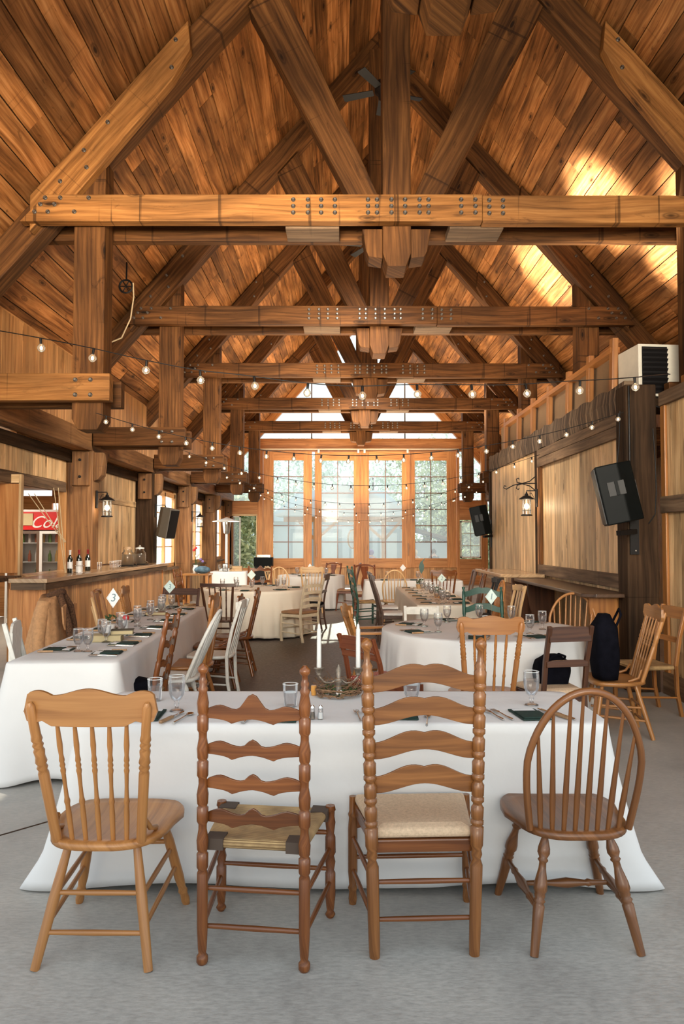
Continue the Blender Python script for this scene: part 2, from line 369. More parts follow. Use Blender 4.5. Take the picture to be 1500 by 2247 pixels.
# roof: planks parallel to the ridge, one island per plank, and the outer deck over them
cs = math.cos(math.atan(SL)); sn = math.sin(math.atan(SL))
for side, nm in ((-1, 'ceiling_left'), (1, 'ceiling_right')):
    g = G(); bw = .243; n = int(5.05/cs/bw)
    for i in range(n):
        a, b_ = i*bw+.006, (i+1)*bw-.006; y = YF+random.uniform(-2.5, 0)
        while y < 26.9:
            y2 = y+random.uniform(3.2, 5.4); ya, yb = max(y, YF), min(y2, 26.9)
            if yb > ya+.05:
                dz = random.uniform(-.004, .004)
                q = []
                for s_, h in ((a, dz), (b_, dz), (b_, .035), (a, .035)):
                    q.append((AX+side*(s_*cs+h*sn), PK-s_*sn+h*cs))
                g.prism(q, ya+.002, yb-.002, 'xz')
                k = len(g.f)-6
                for ff in range(k, len(g.f)):
                    g.uv[ff] = [(g.v[vi][1], (g.v[vi][0]*cs*side+g.v[vi][2]*-sn)) for vi in g.f[ff]]
            y = y2
    g.obj(nm, CEIL)['kind'] = 'structure'
    g = G(); L = n*bw
    g.prism([(AX+side*(.04*sn-.02), PK+.04*cs), (AX+side*(L*cs+.04*sn), PK-L*sn+.04*cs), (AX+side*(L*cs+.16*sn), PK-L*sn+.16*cs), (AX, PK+.16/cs)], YF, 26.9, 'xz', (cs, -sn))
    g.obj('roof_deck', TIM2)['kind'] = 'structure'
# ---- trusses
def make_truss():
    t = thing('roof_truss', '', 'truss', (AX, 0, 0))
    def layer(y0, y1, nm, poly, gd, mat=TIM):
        return G().prism(poly, y0, y1, 'xz', gd).obj(nm, mat, t, bevel=.008)
    m0, m1 = .13, .39
    dr = .47
    for s in (-1, 1):
        layer(m0, m1, 'rafter', [(0, PK), (s*5.0, rz_(5.0)), (s*5.0, rz_(5.0)-dr), (0, PK-dr)], (s, -SL))
        ck = layer(.0, m0-.002, 'rafter_cheek', [(s*2.25, rz_(2.25)-.03), (s*3.92, rz_(3.92)-.03), (s*3.92, rz_(3.92)-.42), (s*3.6, 5.24), (s*3.45, 5.24), (s*2.42, rz_(2.42)-.5), (s*2.22, rz_(2.22)-.38)], (s, -SL))
        layer(m0+.01, m1-.01, 'strut', [(s*.16, 5.24), (s*.47, 5.24), (s*1.62, 7.44), (s*1.30, 7.80)], (s*.5, 1))
        layer(m0-.02, m1+.02, 'pendant_block', [(s*.152, 4.94), (s*.37, 4.94), (s*.33, 4.70), (s*.30, 4.64), (s*.152, 4.62)], (0, 1))
        hp = layer(m0-.02, m1, 'hammer_post', [(s*3.15, rz_(3.15)-dr-.0), (s*3.15, 2.88), (s*3.21, 2.76), (s*3.42, 2.76), (s*3.485, 2.88), (s*3.485, rz_(3.485)-dr)], (0, 1))
        for y in (-.02, m1+.002):
            layer(y, y+.148-.02, 'hammer_beam', [(s*3.04, 3.05), (s*4.47, 3.05), (s*4.47, 3.34), (s*3.04, 3.34)], (1, 0))
    kp = G().prism([(-.152, PK-.35), (-.152, 4.66), (-.10, 4.52), (.10, 4.52), (.152, 4.66), (.152, PK-.35)], m0-.06, m1+.05, 'xz', (0, 1)).obj('king_post', TIM, t, bevel=.008)
    e = 3.95
    tie = layer(-.065, .065, 'tie_beam', [(-e-.05, 4.95), (-e+.22, 5.24), (.895, 5.24), (.895, 4.95)], (1, 0))
    tie2 = layer(-.05, .075, 'tie_beam', [(.90, 4.94), (.90, 5.235), (e-.22, 5.235), (e+.05, 4.94)], (1, 0))
    layer(m1+.055, m1+.185, 'tie_beam', [(-e-.05, 4.95), (-e+.22, 5.24), (e-.22, 5.24), (e+.05, 4.95)], (1, 0))
    for a, b_ in ((-1.2, -.62), (.57, 1.15)):
        G().box(a, b_, .08, m1+.04, 4.93, 5.02).obj('spacer_block', GREYB, t, bevel=.006)
    gb = G(); gb.lathe((0, 0, 0), (0, -.026, 0), [(0, .024), (.25, .024), (.26, .014), (1, .013)], 8)
    pts = []
    for x in (-1.105, -.95, -.81, -.665, -.315, -.22, -.067, .077, .23, .325): pts += [(x, z, tie, -.065) for z in (5.18, 5.11, 5.04)]
    for x in (.67, .82): pts += [(x, z, tie, -.065) for z in (5.18, 5.11, 5.04)]
    for x in (.97, 1.115): pts += [(x, z, tie2, -.05) for z in (5.18, 5.11, 5.04)]
    for x, z in ((-3.73, 5.2), (-3.57, 5.2), (-3.27, 5.2), (-3.78, 5.13), (-3.63, 5.13), (-3.84, 5.05), (-3.70, 5.05), (-3.42, 5.05)):
        pts += [(x, z, tie, -.065), (-x, z, tie2, -.05)]
    first = None
    for x, z, par, y in pts:
        if first is None: o = first = gb.obj('bolt', BOLT, par)
        else: o = first.copy(); COL.objects.link(o); o.parent = par
        o.location = (x, y, z)
    for ch in list(t.children):
        s = None
        if ch.name.startswith('rafter_cheek'): 
            s = 1 if ch.data.vertices[0].co.x > 0 else -1
            L = [(2.38, .1), (2.42, .36), (3.1, .18), (3.35, .2), (3.32, .42), (3.6, .25)]; yy = 0
        elif ch.name.startswith('hammer_beam') and ch.data.vertices[0].co.y < .1:
            s = 1 if ch.data.vertices[0].co.x > 0 else -1; yy = -.02
            L = None
        if s:
            for q in (L or [(3.24, 3.27), (3.4, 3.27), (3.24, 3.11), (3.4, 3.11)]):
                o = first.copy(); COL.objects.link(o); o.parent = ch
                o.location = (s*q[0], yy, (rz_(q[0])-q[1]) if L else q[1])
    return t
tr = make_truss()
tl = ['nearest roof truss overhead, only its pendant tip showing at the top of the picture',
      'big front timber truss with honey-lit bolted tie beam right across the hall',
      'second timber truss from the front with dark bolted tie beam',
      'third timber truss from the front, its tie beam behind the long row of bulbs',
      'fourth timber truss from the front, low over the tall window doors',
      'fifth timber truss from the front, last one before the end wall']
for i in range(6):
    o = tr if i == 0 else dup(tr)
    o.location = (AX, Y0+SP*(i-1)-(.26 if i == 0 else 0), 0); tag(o, tl[i], 'truss', 'timber trusses carrying the roof')
bpy.context.view_layer.update()
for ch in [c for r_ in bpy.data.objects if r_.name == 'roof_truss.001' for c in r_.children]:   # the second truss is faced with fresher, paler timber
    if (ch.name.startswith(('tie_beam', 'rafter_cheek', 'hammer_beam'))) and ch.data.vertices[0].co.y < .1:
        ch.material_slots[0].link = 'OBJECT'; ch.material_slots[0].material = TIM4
# ---- left side wall
PX = -3.88
g = G(); g.box(-4.18, -3.90, 2.5, YEND, 2.97, 3.27, 'y'); struct('trim_2', g, TIM3, bevel=.012)       # wall plate
g = G(); g.box(-4.30, -4.20, 2.5, YEND, 2.79, 2.96, 'y'); struct('trim_3', g, TIM2, bevel=.01)
def vboards(g, ax, pos, a0, a1, z0, z1, bw=.14, th=.02, ztop=None, gap=.003, side=1):
    a = a0
    while a < a1-.01:
        b_ = min(a+bw*random.uniform(.93, 1.07), a1); zt = z1 if ztop is None else ztop((a+b_)/2)
        d = random.uniform(0, .002)
        if ax == 'x': g.box(pos, pos+side*(th+d), a+gap/2, b_-gap/2, z0, zt, 'z')
        else: g.box(a+gap/2, b_-gap/2, pos, pos+side*(th+d), z0, zt, 'z')
        a = b_
g = G(); vboards(g, 'x', -4.10, 2.5, YEND, 3.27, 4.36, .11); struct('wall_clerestory', g, BRD2)
g = G(); g.box(-4.16, -4.105, 2.5, YEND, 3.1, 4.46, 'y')
g.box(-4.36, -4.28, 9.55, 9.74, 0, 3, 'z'); g.box(-4.36, -4.28, 9.74, 11.2, 2.34, 3, 'z'); g.box(-4.36, -4.28, 9.74, 11.2, 0, 1.08, 'z'); g.box(-4.36, -4.28, 11.2, 15.9, 0, 3, 'z')
WIN = [(16.35, 18.45), (20.0, 22.1), (23.7, 25.5)]
ya = 15.9
for a, b_ in WIN:
    g.box(-4.36, -4.28, ya, a, 0, 3, 'z'); g.box(-4.36, -4.28, a, b_, 2.72, 3, 'z'); g.box(-4.36, -4.28, a, b_, 0, .92, 'z'); ya = b_
g.box(-4.36, -4.28, ya, YEND, 0, 3, 'z'); g.box(-4.36, -4.16, 2.5, YEND, 3.0, 3.3, 'y'); struct('wall_left_backing', g, BRD2)
g = G()
vboards(g, 'x', -4.27, 2.5, 11.2, 2.47, 2.80, .16); vboards(g, 'x', -4.27, 11.5, 15.0, 1.15, 2.24, .15); vboards(g, 'x', -4.27, 11.5, 15.0, 2.36, 2.80, .15)
g.box(-4.27, -4.24, 11.5, 15.0, 2.25, 2.36, 'y')
ya = 15.3
for a, b_ in WIN:
    vboards(g, 'x', -4.27, ya, a, 0, 2.8, .15); vboards(g, 'x', -4.27, a, b_, 0, .9, .15); ya = b_
vboards(g, 'x', -4.27, ya, YEND, 0, 2.8, .15)
struct('wall_left', g, BRD)
g = G(); g.box(-4.28, -4.22, 2.5, 11.15, 2.31, 2.46, 'y'); g.box(-4.27, -4.235, 11.5, 15.0, 2.81, 2.96, 'y')
struct('trim_4', g, GREYB, bevel=.006)
for i, (a, b_) in enumerate(WIN):
    f = thing('window_%d' % (i+1), None, None); f['kind'] = 'structure'
    g = G()
    for z0, z1 in ((.92, 1.02), (2.62, 2.74)): g.box(-4.33, -4.22, a, b_, z0, z1, 'y')
    for y in (a, b_-.1, (a+b_)/2-.04): g.box(-4.33, -4.22, y, y+(.10 if y != (a+b_)/2-.04 else .08), .92, 2.72, 'z')
    g.obj('window_frame', BRD2, f, bevel=.004)
    g = G(); g.box(-4.34, -4.12, a-.08, b_+.08, .86, .915, 'y'); g.obj('window_sill', GREYB, f, bevel=.004)
    g = G()
    for k in range(1, 4): g.box(-4.30, -4.27, a+.1, b_-.1, 1.02+k*.4-.012, 1.02+k*.4+.012, 'y')
    g.obj('muntin', BRD2, f)
    G().box(-4.292, -4.286, a+.1, b_-.1, 1.02, 2.62, 'y').obj('pane', PANEW, f)
# timber posts along the left wall with knee blocks
pl = ['big timber wall post beside the serving hatch, wine bottles at its foot', 'dark timber wall post behind the glass drink dispensers',
      'timber wall post between the first two left windows', 'timber wall post past the second left window', 'last timber wall post in the far left corner']
for i in range(5):
    y = Y0+SP*(i+1); t = thing('wall_post', pl[i], 'post', (-4.08, y, 0), 0, 'posts along the left wall')
    G().box(-.20, .20, 0, .30, 0, 2.97, 'z').obj('shaft', TIM3 if i != 1 else TIM2, t, bevel=.012)
    G().prism([(.201, 2.95), (.35, 2.95), (.32, 2.6), (.26, 2.52), (.201, 2.5)], .03, .27, 'xz', (0, 1)).obj('knee_block', TIM3, t, bevel=.01)
    gb = G(); gb.lathe((0, 0, 0), (0, -.02, 0), [(0, .022), (.9, .022), (1, .015)], 8)
    # face block towards the door end with two dark bolt heads
    b_ = G().box(-.10, .16, -.09, -.001, 2.42, 2.95, 'z').obj('face_block', TIM3, t, bevel=.012)
    for z in (2.82, 2.56): gb.obj('bolt', BLKM, b_, loc=(.03, -.09, z))
# ---- left counter
CT = 1.13
t = thing('bar_counter', 'long light-topped wooden bar counter along the left wall', 'counter', (-3.6, 8.7, 0))
g = G(); g.box(-.27, .18, -.22, 5.75, CT-.05, CT, 'y').box(-.67, -.272, .84, 2.60, CT-.05, CT, 'y').box(-.63, -.272, 3.0, 5.75, CT-.05, CT, 'y'); g.obj('counter_top', CTOP, t, bevel=.006)
g = G(); g.box(.13, .16, -.20, 5.7, CT-.13, CT-.052, 'y'); g.box(-.25, .13, -.20, -.17, CT-.13, CT-.052); g.obj('fascia', GREYB, t, bevel=.004)
g = G(); vboards(g, 'x', .06, 0.08, 5.6, 0, CT-.13, .15, side=1); g.box(-.02, .058, .02, 5.6, 0, CT-.06, 'y'); g.obj('front_boards', BRD2, t)
g = G(); vboards(g, 'y', .02, -.36, .08, 0, CT-.13, .17, side=-1); g.box(-.36, .05, .03, .06, 0, CT-.06, 'z'); g.obj('end_panel', DOORW, t)
g = G(); g.box(.055, .095, 5.6, 5.66, 0, CT-.05, 'z'); g.obj('end_trim', DOORW, t)
t = thing('bar_cupboard', 'tall brown wooden cupboard side standing at the left end of the bar', 'cupboard', (-4.55, 9.3, 0))
g = G(); g.box(-.6, .43, 0, .05, 1.16, 2.30, 'z'); g.obj('side_panel', DOORW, t, bevel=.004)
g = G(); g.box(.43, .46, -.015, .06, 1.13, 2.42, 'z'); g.box(-.6, .43, -.015, .05, 2.31, 2.42); g.obj('edge_trim', BRD, t)
g = G(); g.box(-.7, .46, -.75, .04, 1.075, 1.125); g.obj('shelf', GREYB, t, bevel=.004)
g = G(); vboards(g, 'y', -.30, -.8, .10, 0, 1.06, .16); g.obj('lower_boards', BRD2, t)
# ---- kitchen seen through the hatch
g = G(); g.box(-8.4, -4.36, 15.2, 15.28, 0, 1.75, 'x'); g.box(-8.4, -6.05, 15.2, 15.28, 1.75, 2.5, 'x'); g.box(-5.15, -4.36, 15.2, 15.28, 1.75, 2.5, 'x')
g.box(-6.05, -5.15, 15.2, 15.28, 2.35, 2.7, 'x'); g.box(-8.4, -8.3, 8, 15.2, 0, 2.6, 'z'); g.box(-8.4, -4.4, 8.0, 8.08, 0, 2.6, 'z'); struct('wall_kitchen', g, BRD2)
g = G(); g.box(-8.4, -4.37, 8, 15.28, 2.62, 2.70, 'y'); struct('ceiling_kitchen', g, BRD)
t = thing('drinks_fridge', 'glass-door drinks fridge with red script sign seen through the hatch', 'fridge', (-5.35, 12.95, 0))
g = G(); g.box(-.62, -.56, 0, .7, 0, 2.12, 'z'); g.box(.56, .62, 0, .7, 0, 2.12, 'z'); g.box(-.56, .56, .66, .7, 0, 2.12); g.box(-.56, .56, 0, .7, 2.08, 2.12); g.box(-.56, .56, 0, .7, 0, .2); g.obj('cabinet', WHT, t, bevel=.004)
hd = G().box(-.60, .60, -.03, -.001, 1.76, 2.08).obj('sign_header', REDP, t)
def text(s, size, loc, rot, mat, parent, name='lettering', shear=0, ex=.002):
    c = bpy.data.curves.new(name, 'FONT'); c.body = s; c.size = size; c.extrude = ex; c.shear = shear; c.align_x = 'CENTER'; c.align_y = 'CENTER'
    o0 = bpy.data.objects.new(name, c); COL.objects.link(o0); bpy.context.view_layer.update()
    me = bpy.data.meshes.new_from_object(o0.evaluated_get(bpy.context.evaluated_depsgraph_get())); me.materials.clear(); me.materials.append(mat)
    bpy.data.objects.remove(o0); o = bpy.data.objects.new(name, me); COL.objects.link(o); o.parent = parent; o.location = loc; o.rotation_euler = rot
    return o
text('Cola', .30, (.10, -.034, 1.89), (R(90), 0, 0), WHT, hd, shear=.5)
G().box(-.42, -.12, -.045, -.035, 1.84, 2.05).obj('paper_note', PAPER, hd)
for x in (-.56, .0):
    d = G(); d.box(x, x+.05, -.04, 0, .2, 1.74, 'z').box(x+.51, x+.56, -.04, 0, .2, 1.74, 'z').box(x+.05, x+.51, -.04, 0, 1.69, 1.74).box(x+.05, x+.51, -.04, 0, .2, .26)
    dd = d.obj('door', STEEL if x < 0 else WHT, t); G().box(x+.05, x+.51, -.02, -.015, .26, 1.69).obj('door_glass', GLS, dd)
for k in range(4): G().box(-.55, .55, .06, .6, .5+k*.34, .515+k*.34).obj('shelf', WHT, t)
for k in range(4):
    for j in range(9):
        if random.random() < .75:
            c_ = random.choice([(.35, .10, .05), (.10, .22, .06), (.5, .3, .1), (.6, .55, .5)])
            mm = 'drink_%d%d' % (int(c_[0]*100), int(c_[1]*100)); mt = bpy.data.materials.get(mm) or plain(mm, c_, .3)
            b_ = G(); b_.lathe((0, 0, 0), (0, 0, .2), [(0, .03), (.6, .03), (.8, .012), (1, .012)], 8)
            o = b_.obj('drink_bottle', mt, None, loc=(-5.35-.48+j*.12, 12.95+.13, .517+k*.34))
            tag(o, 'small drink bottle on the %s shelf of the fridge, place %s from the left' % (['lowest', 'second', 'third', 'top'][k], ['one', 'two', 'three', 'four', 'five', 'six', 'seven', 'eight', 'nine'][j]), 'bottle', 'bottles in the drinks fridge')
# ---- right partition (T1 post to T3 post) with live-edge cap, shelves and upper studs
WX = 3.12
for i, (y, hh, ll) in enumerate(((7.62, 3.22, 'massive dark timber post carrying the near right loudspeaker'), (11.55, 3.0, 'dark timber post holding the black wall lantern'), (15.2, 3.0, 'dark timber post behind the far right loudspeaker'))):
    t = thing('partition_post', ll, 'post', (WX+.10, y, 0), 0, 'posts of the right partition')
    wd = (.36, .15, .18)[i]
    G().box(-.24 if i == 0 else -.13, (.085 if i == 0 else -.13+wd), 0, .28 if i == 0 else .14, 0, hh, 'z').obj('shaft', TIM2, t, bevel=.015)
g = G(); g.box(WX+.02, WX+.08, 7.9, 15.2, 0, 3.0, 'y'); struct('wall_partition_backing', g, BRD)
g = G(); vboards(g, 'x', WX+.018, 7.92, 11.5, .0, 3.0, .145, .02, side=-1); vboards(g, 'x', WX+.018, 11.7, 15.15, 0, 3.0, .145, .02, side=-1); struct('wall_right', g, BRD)
# live-edge cap with an uneven lower and upper edge
g = G(); n = 60; vs = []; uv = []
for i in range(n+1):
    y = 7.9+(15.2-7.9)*i/n; a = 3.31+.012*sin(i*1.3)+random.uniform(-.012, .012); b_ = 3.0+random.uniform(-.01, .01)
    for x, z in ((WX-.04, b_), (WX-.06+random.uniform(-.012, .012), (a+b_)/2), (WX-.04, a), (WX+.09, a), (WX+.09, b_)): vs.append((x, y, z)); uv.append((z, y*1.4))
fs = []
for i in range(n):
    for k in range(5): fs.append((i*5+k, (i+1)*5+k, (i+1)*5+(k+1) % 5, i*5+(k+1) % 5))
fs += [(0, 4, 3, 2, 1), tuple(n*5+k for k in (0, 1, 2, 3, 4))]
g.add(vs, fs, uv); struct('trim_5', g, BARK)
g = G(); g.box(WX-.055, WX-.005, 8.0, 11.45, 2.86, 2.99, 'y'); g.box(WX-.055, WX-.005, 8.05, 11.45, 2.72, 2.855, 'y')
g.box(WX-.05, WX-.005, 8.0, 11.45, 1.04, 1.20, 'y'); struct('trim_6', g, GREYB, bevel=.006)
g = G(); g.box(WX-.05, WX-.005, 8.02, 8.14, 1.2, 2.72, 'z'); g.box(WX-.05, WX-.005, 11.3, 11.42, 1.2, 2.72, 'z'); struct('trim_7', g, TIM, bevel=.006)
g = G(); 
for y in (7.95, 11.48): g.box(WX-.03, WX-.004, y-.05, y+.05, 0, 3.0, 'z')
struct('trim_8', g, BRD2)
# studs and boards standing on the partition
t = thing('stud_screen', 'open framed back of a raised board screen standing on the right partition', 'screen', (WX+.16, 0, 0))
g = G(); g.box(.10, .12, 8.9, 15.4, 3.33, 3.95, 'y'); g.obj('sheathing', plain('brown_hardboard', (.20, .12, .06), .8), t)
for k, y in enumerate((8.85, 9.7, 10.6, 11.6, 12.6, 13.6, 14.7)):
    G().beam((0.03, y, 3.31), (.03, y-.06, 4.03), .07, .11, (0, 1, 0)).obj('stud', OAK2, t, bevel=.004)
G().box(-.01, .10, 8.8, 14.7, 3.86, 3.93, 'y').obj('top_rail', OAK2, t)
# bar shelves
def shelf(y0, y1, x0, z, label, solid, toph=.04, mat=DKTOP):
    t = thing('bar_shelf', label, 'shelf', (WX-.05, y0, 0), 0)
    d = x0-(WX-.05); L = y1-y0
    G().prism([(d, .12), (d+.12, 0), (-.005, 0), (-.005, L), (d, L)], z-toph, z, 'xy', (0, 1)).obj('shelf_top', mat, t, bevel=.006)
    for y in ((.22, L-.35) if not solid else (.06,)):
        if solid:
            G().box(d+.16, -.005, y, y+.04, 0, z-toph, 'z').obj('end_panel', WAL, t, bevel=.004)
            G().box(d+.17, d+.20, y+.04, L-.06, 0, z-toph-.1, 'y').obj('front_panel', BRD2, t)
            G().box(d+.05, d+.08, .1, L, z-toph-.07, z-toph-.002, 'y').obj('fascia', BRD, t)
        else:
            pts = [(-.005, z-toph-.001), (d+.12, z-toph-.001)]+[(d+.12+(abs(d)-.28)*(1-cos(a*PI/2/8)), z-toph-.04-.62*sin(a*PI/2/8)) for a in range(9)]+[(-.09, .0), (-.005, 0)]
            G().prism(pts, y, y+.06, 'xz', (0, 1)).obj('bracket', WAL if y > 1 else OAK2, t, bevel=.004)
    return t
shelf(7.72, 10.9, 2.56, 1.01, 'long dark polished wall shelf under the boarded panel on the right', False)
shelf(11.05, 13.3, 2.42, 1.06, 'light-edged bar stand with dark solid end beyond the dark wall shelf', True, .05, CTOP)
# right wall near the camera
g = G(); vboards(g, 'x', 3.385, 4.2, 7.62, .12, 3.0, .17, side=-1); g.box(3.387, 3.46, 4.2, 7.62, 0, 3.1, 'y'); struct('wall_right_near', g, BRD)
g = G(); g.box(3.315, 3.36, 4.2, 7.6, 1.86, 2.03, 'y'); g.box(3.315, 3.36, 4.2, 7.6, 2.98, 3.12, 'y'); g.box(3.315, 3.36, 4.2, 7.6, .0, .22, 'y')
struct('trim_9', g, GREYB, bevel=.006)
g = G(); g.box(3.33, 3.36, 7.50, 7.6, .22, 2.98, 'z'); struct('trim_10', g, OAK2, bevel=.006)
# outer right wall
g = G(); vboards(g, 'x', 5.45, 4.2, YEND, 0, 4.3, .15, side=1); struct('wall_right_outer', g, BRD)
g = G(); g.box(5.10, 5.34, 4.0, YEND, 2.97, 3.27, 'y'); struct('trim_11', g, TIM)
# heater unit
t = thing('wall_heater', 'cream metal unit heater with black louvres high on the right', 'heater', (3.42, 8.25, 3.22), 5)
G().box(-.04, .95, 0, .5, 0, .60).obj('casing', plain('cream_metal', (.62, .57, .47), .4), t, bevel=.006)
G().box(0, .30, -.006, -.001, .03, .57).obj('louvre_box', BLKM, t)
for k in range(9): G().beam((0, -.02, .08+k*.056), (.30, -.02, .08+k*.056), .035, .004, (0, .8, .6)).obj('louvre', BLKM, t)
G().box(-.1, 1.0, -.02, .5, -.12, -.03).obj('platform', TIM2, t)
G().tube([(.32, .0, -.05), (.35, -.05, -.12), (.28, -.1, -.2), (.18, -.05, -.14), (.1, 0, -.1)], .012).obj('cable', BLKM, t)
# ---- end wall: tall glazed doors, rail, gable glass
EY = 26.0
g = G(); vboards(g, 'y', EY+.06, -2.83, 4.1, 0, .60, .12, side=-1); g.box(-2.83, 4.1, EY+.07, EY+.2, 0, .6); struct('wall_end', g, BRD2)
DX = [(-2.80, -1.07), (-.97, .66), (.74, 2.43), (2.44, 4.08)]
SW = [(.36, .30), (.24, .24), (.22, .30), (.16, .34)]
for i, ((a, b_), (s0, s1)) in enumerate(zip(DX, SW)):
    d = thing('door_%d' % (i+1), None, None); d['kind'] = 'structure'
    y = EY-.02-(.0 if i % 2 else .07); z0, z1 = .60, 4.74
    g = G(); g.box(a, a+s0, y, y+.06, z0, z1, 'z'); g.box(b_-s1, b_, y, y+.06, z0, z1, 'z'); g.obj('stile', DOORW, d, bevel=.004)
    g = G(); g.box(a+s0, b_-s1, y, y+.06, z0, .93); g.box(a+s0, b_-s1, y, y+.06, 4.42, z1); g.obj('rail', DOORW, d, bevel=.004)
    g = G(); xm = (a+s0+b_-s1)/2; g.box(xm-.013, xm+.013, y+.015, y+.045, .93, 4.42, 'z')
    for k in range(1, 6): zz = .93+k*(3.49/6); g.box(a+s0, b_-s1, y+.018, y+.042, zz-.013, zz+.013)
    g.obj('muntin', MAH, d)
    G().box(a+s0, b_-s1, y+.028, y+.032, .93, 4.42).obj('pane', PANEW, d)
g = G(); g.box(.66, .745, EY-.12, EY-.04, .55, 4.74, 'z'); struct('trim_12', g, DOORW, bevel=.004)
for x in (-1.09, -.85, 1.0+.0, 2.42):
    pass
t = thing('door_rail', 'pale metal sliding rail above the tall glazed doors', 'rail', (0, EY-.16, 4.80))
G().box(-3.05, 4.15, -.03, .03, -.02, .03).obj('track', plain('rail_metal', (.55, .45, .33), .5), t)
for x in (-.83, .58, .80, 2.33): G().box(x-.035, x+.035, -.045, -.031, -.13, .0).obj('hanger', CARD, t)
for x, z, dn in ((-.90, 1.2, 'door_2'), (2.35, 1.25, 'door_3')):
    G().box(x-.02, x+.02, EY-.16, EY-.10, z-.22, z+.22, 'z').obj('door_handle', OAK, bpy.data.objects[dn])
# end frame: posts, bands, side windows
g = G()
for x0, x1 in ((-4.4, -4.0), (-3.02, -2.83), (4.10, 4.20), (4.98, 5.2)): g.box(x0, x1, EY+.02, EY+.2, 0, 4.8, 'z')
g.box(-4.0, -3.02, EY+.02, EY+.2, 2.50, 2.98); g.box(-4.0, -3.02, EY+.02, EY+.2, 0, .58); g.box(4.20, 4.98, EY+.02, EY+.2, 2.30, 3.0)
g.box(4.20, 4.98, EY+.04, EY+.2, 0, .9); g.box(-4.1, 5.3, EY+.18, EY+.42, 4.78, 5.24)
struct('trim_13', g, DOORW, bevel=.006)
g = G(); g.box(-4.0, -3.02, EY+.0, EY+.06, 2.44, 2.51); g.box(-3.06, -3.02, EY+.0, EY+.06, .58, 2.45, 'z'); struct('trim_14', g, BRD, bevel=.004)
for nm, x0, x1, z0, z1, nx, nz in (('window_4', -4.0, -3.62, .6, 2.44, 1, 1), ('window_5', 4.22, 4.96, .94, 2.26, 2, 3)):
    f = thing(nm, None, None); f['kind'] = 'structure'; g = G()
    g.box(x0, x0+.05, EY+.05, EY+.1, z0, z1, 'z'); g.box(x1-.05, x1, EY+.05, EY+.1, z0, z1, 'z'); g.box(x0, x1, EY+.05, EY+.1, z0, z0+.05); g.box(x0, x1, EY+.05, EY+.1, z1-.05, z1)
    for k in range(1, nx): xx = x0+(x1-x0)*k/nx; g.box(xx-.01, xx+.01, EY+.06, EY+.09, z0, z1, 'z')
    for k in range(1, nz): zz = z0+(z1-z0)*k/nz; g.box(x0, x1, EY+.06, EY+.09, zz-.01, zz+.01)
    g.obj('window_frame', WHITE, f); G().box(x0, x1, EY+.073, EY+.077, z0, z1).obj('pane', PANEW, f)
# gable: rafters' end frame, mullions, glass
f = thing('window_6', None, None); f['kind'] = 'structure'
g = G()
for s in (-1, 1): g.prism([(AX, PK-.02), (AX+s*4.9, rz_(4.9)-.02), (AX+s*4.9, rz_(4.9)-.4), (AX, PK-.48)], EY+.22, EY+.42, 'xz', (s, -SL))
g.obj('gable_rafter', DOORW, f, bevel=.006)
g = G(); g.box(-1.12, -1.08, EY+.28, EY+.33, 5.2, 7.7, 'z'); g.box(2.26, 2.30, EY+.28, EY+.33, 5.2, 7.7, 'z'); g.box(AX-.06, AX+.06, EY+.28, EY+.36, 5.2, 9.3, 'z'); g.box(-2.6, 3.8, EY+.28, EY+.32, 6.24, 6.28)
g.obj('mullion', GREYB, f)
g = G(); g.prism([(AX, PK-.3), (AX+4.5, rz_(4.5)-.2), (AX+4.5, 3.0), (4.2, 3.0), (4.2, 5.2), (-3.02, 5.2), (-3.02, 3.0), (AX-4.5, 3.0), (AX-4.5, rz_(4.5)-.2)], EY+.34, EY+.345, 'xz')
g.obj('pane', PANEW, f)
# ================================================================ FURNITURE
def clamp(x, a, b): return max(a, min(b, x))
P_POST = [(0, .019), (.50, .020), (.52, .016), (.54, .021), (.56, .016), (.58, .022), (.62, .018), (.66, .021), (.68, .016), (.70, .021), (.72, .016), (.74, .021), (.77, .018), (.82, .018), (.97, .016), (1, .008)]
P_POST2 = [(0, .017), (.10, .020), (.28, .023), (.33, .019), (.36, .022), (.38, .018), (.45, .017), (.52, .021), (.545, .017), (.56, .021), (.58, .017), (.60, .021), (.64, .018), (.68, .023), (.70, .019), (.72, .022), (.74, .018), (.78, .017), (1, .016)]
P_SPIN = [(0, .009), (.22, .011), (.30, .009), (.33, .012), (.36, .009), (.45, .0075), (.55, .0085), (.58, .011), (.60, .008), (.62, .011), (.64, .008), (.66, .011), (.70, .0085), (.78, .011), (1, .006)]
P_SPIN_BOW = [(0, .0095), (.25, .0125), (.45, .011), (1, .006)]
P_LEGP = [(0, .017), (.55, .021), (1, .015)]
P_LEGT = [(0, .015), (.05, .019), (.12, .016), (.15, .021), (.18, .016), (.30, .021), (.70, .021), (.8, .017), (.83, .021), (.86, .016), (1, .015)]
P_LEGW = [(0, .016), (.30, .021), (.40, .023), (.42, .018), (.44, .024), (.46, .018), (.48, .022), (.50, .020), (.53, .027), (.58, .026), (.70, .015), (.75, .014), (.77, .021), (.79, .016), (.83, .025), (.87, .024), (.95, .014), (1, .013)]
P_STRW = [(0, .009), (.22, .012), (.26, .016), (.29, .011), (.5, .021), (.71, .011), (.74, .016), (.78, .012), (1, .009)]
P_STRR = [(0, .009), (.34, .012), (.36, .016), (.39, .010), (.42, .016), (.45, .010), (.48, .016), (.51, .010), (.54, .016), (.57, .010), (.60, .016), (.64, .012), (1, .009)]
P_STR = [(0, .009), (.5, .011), (1, .009)]
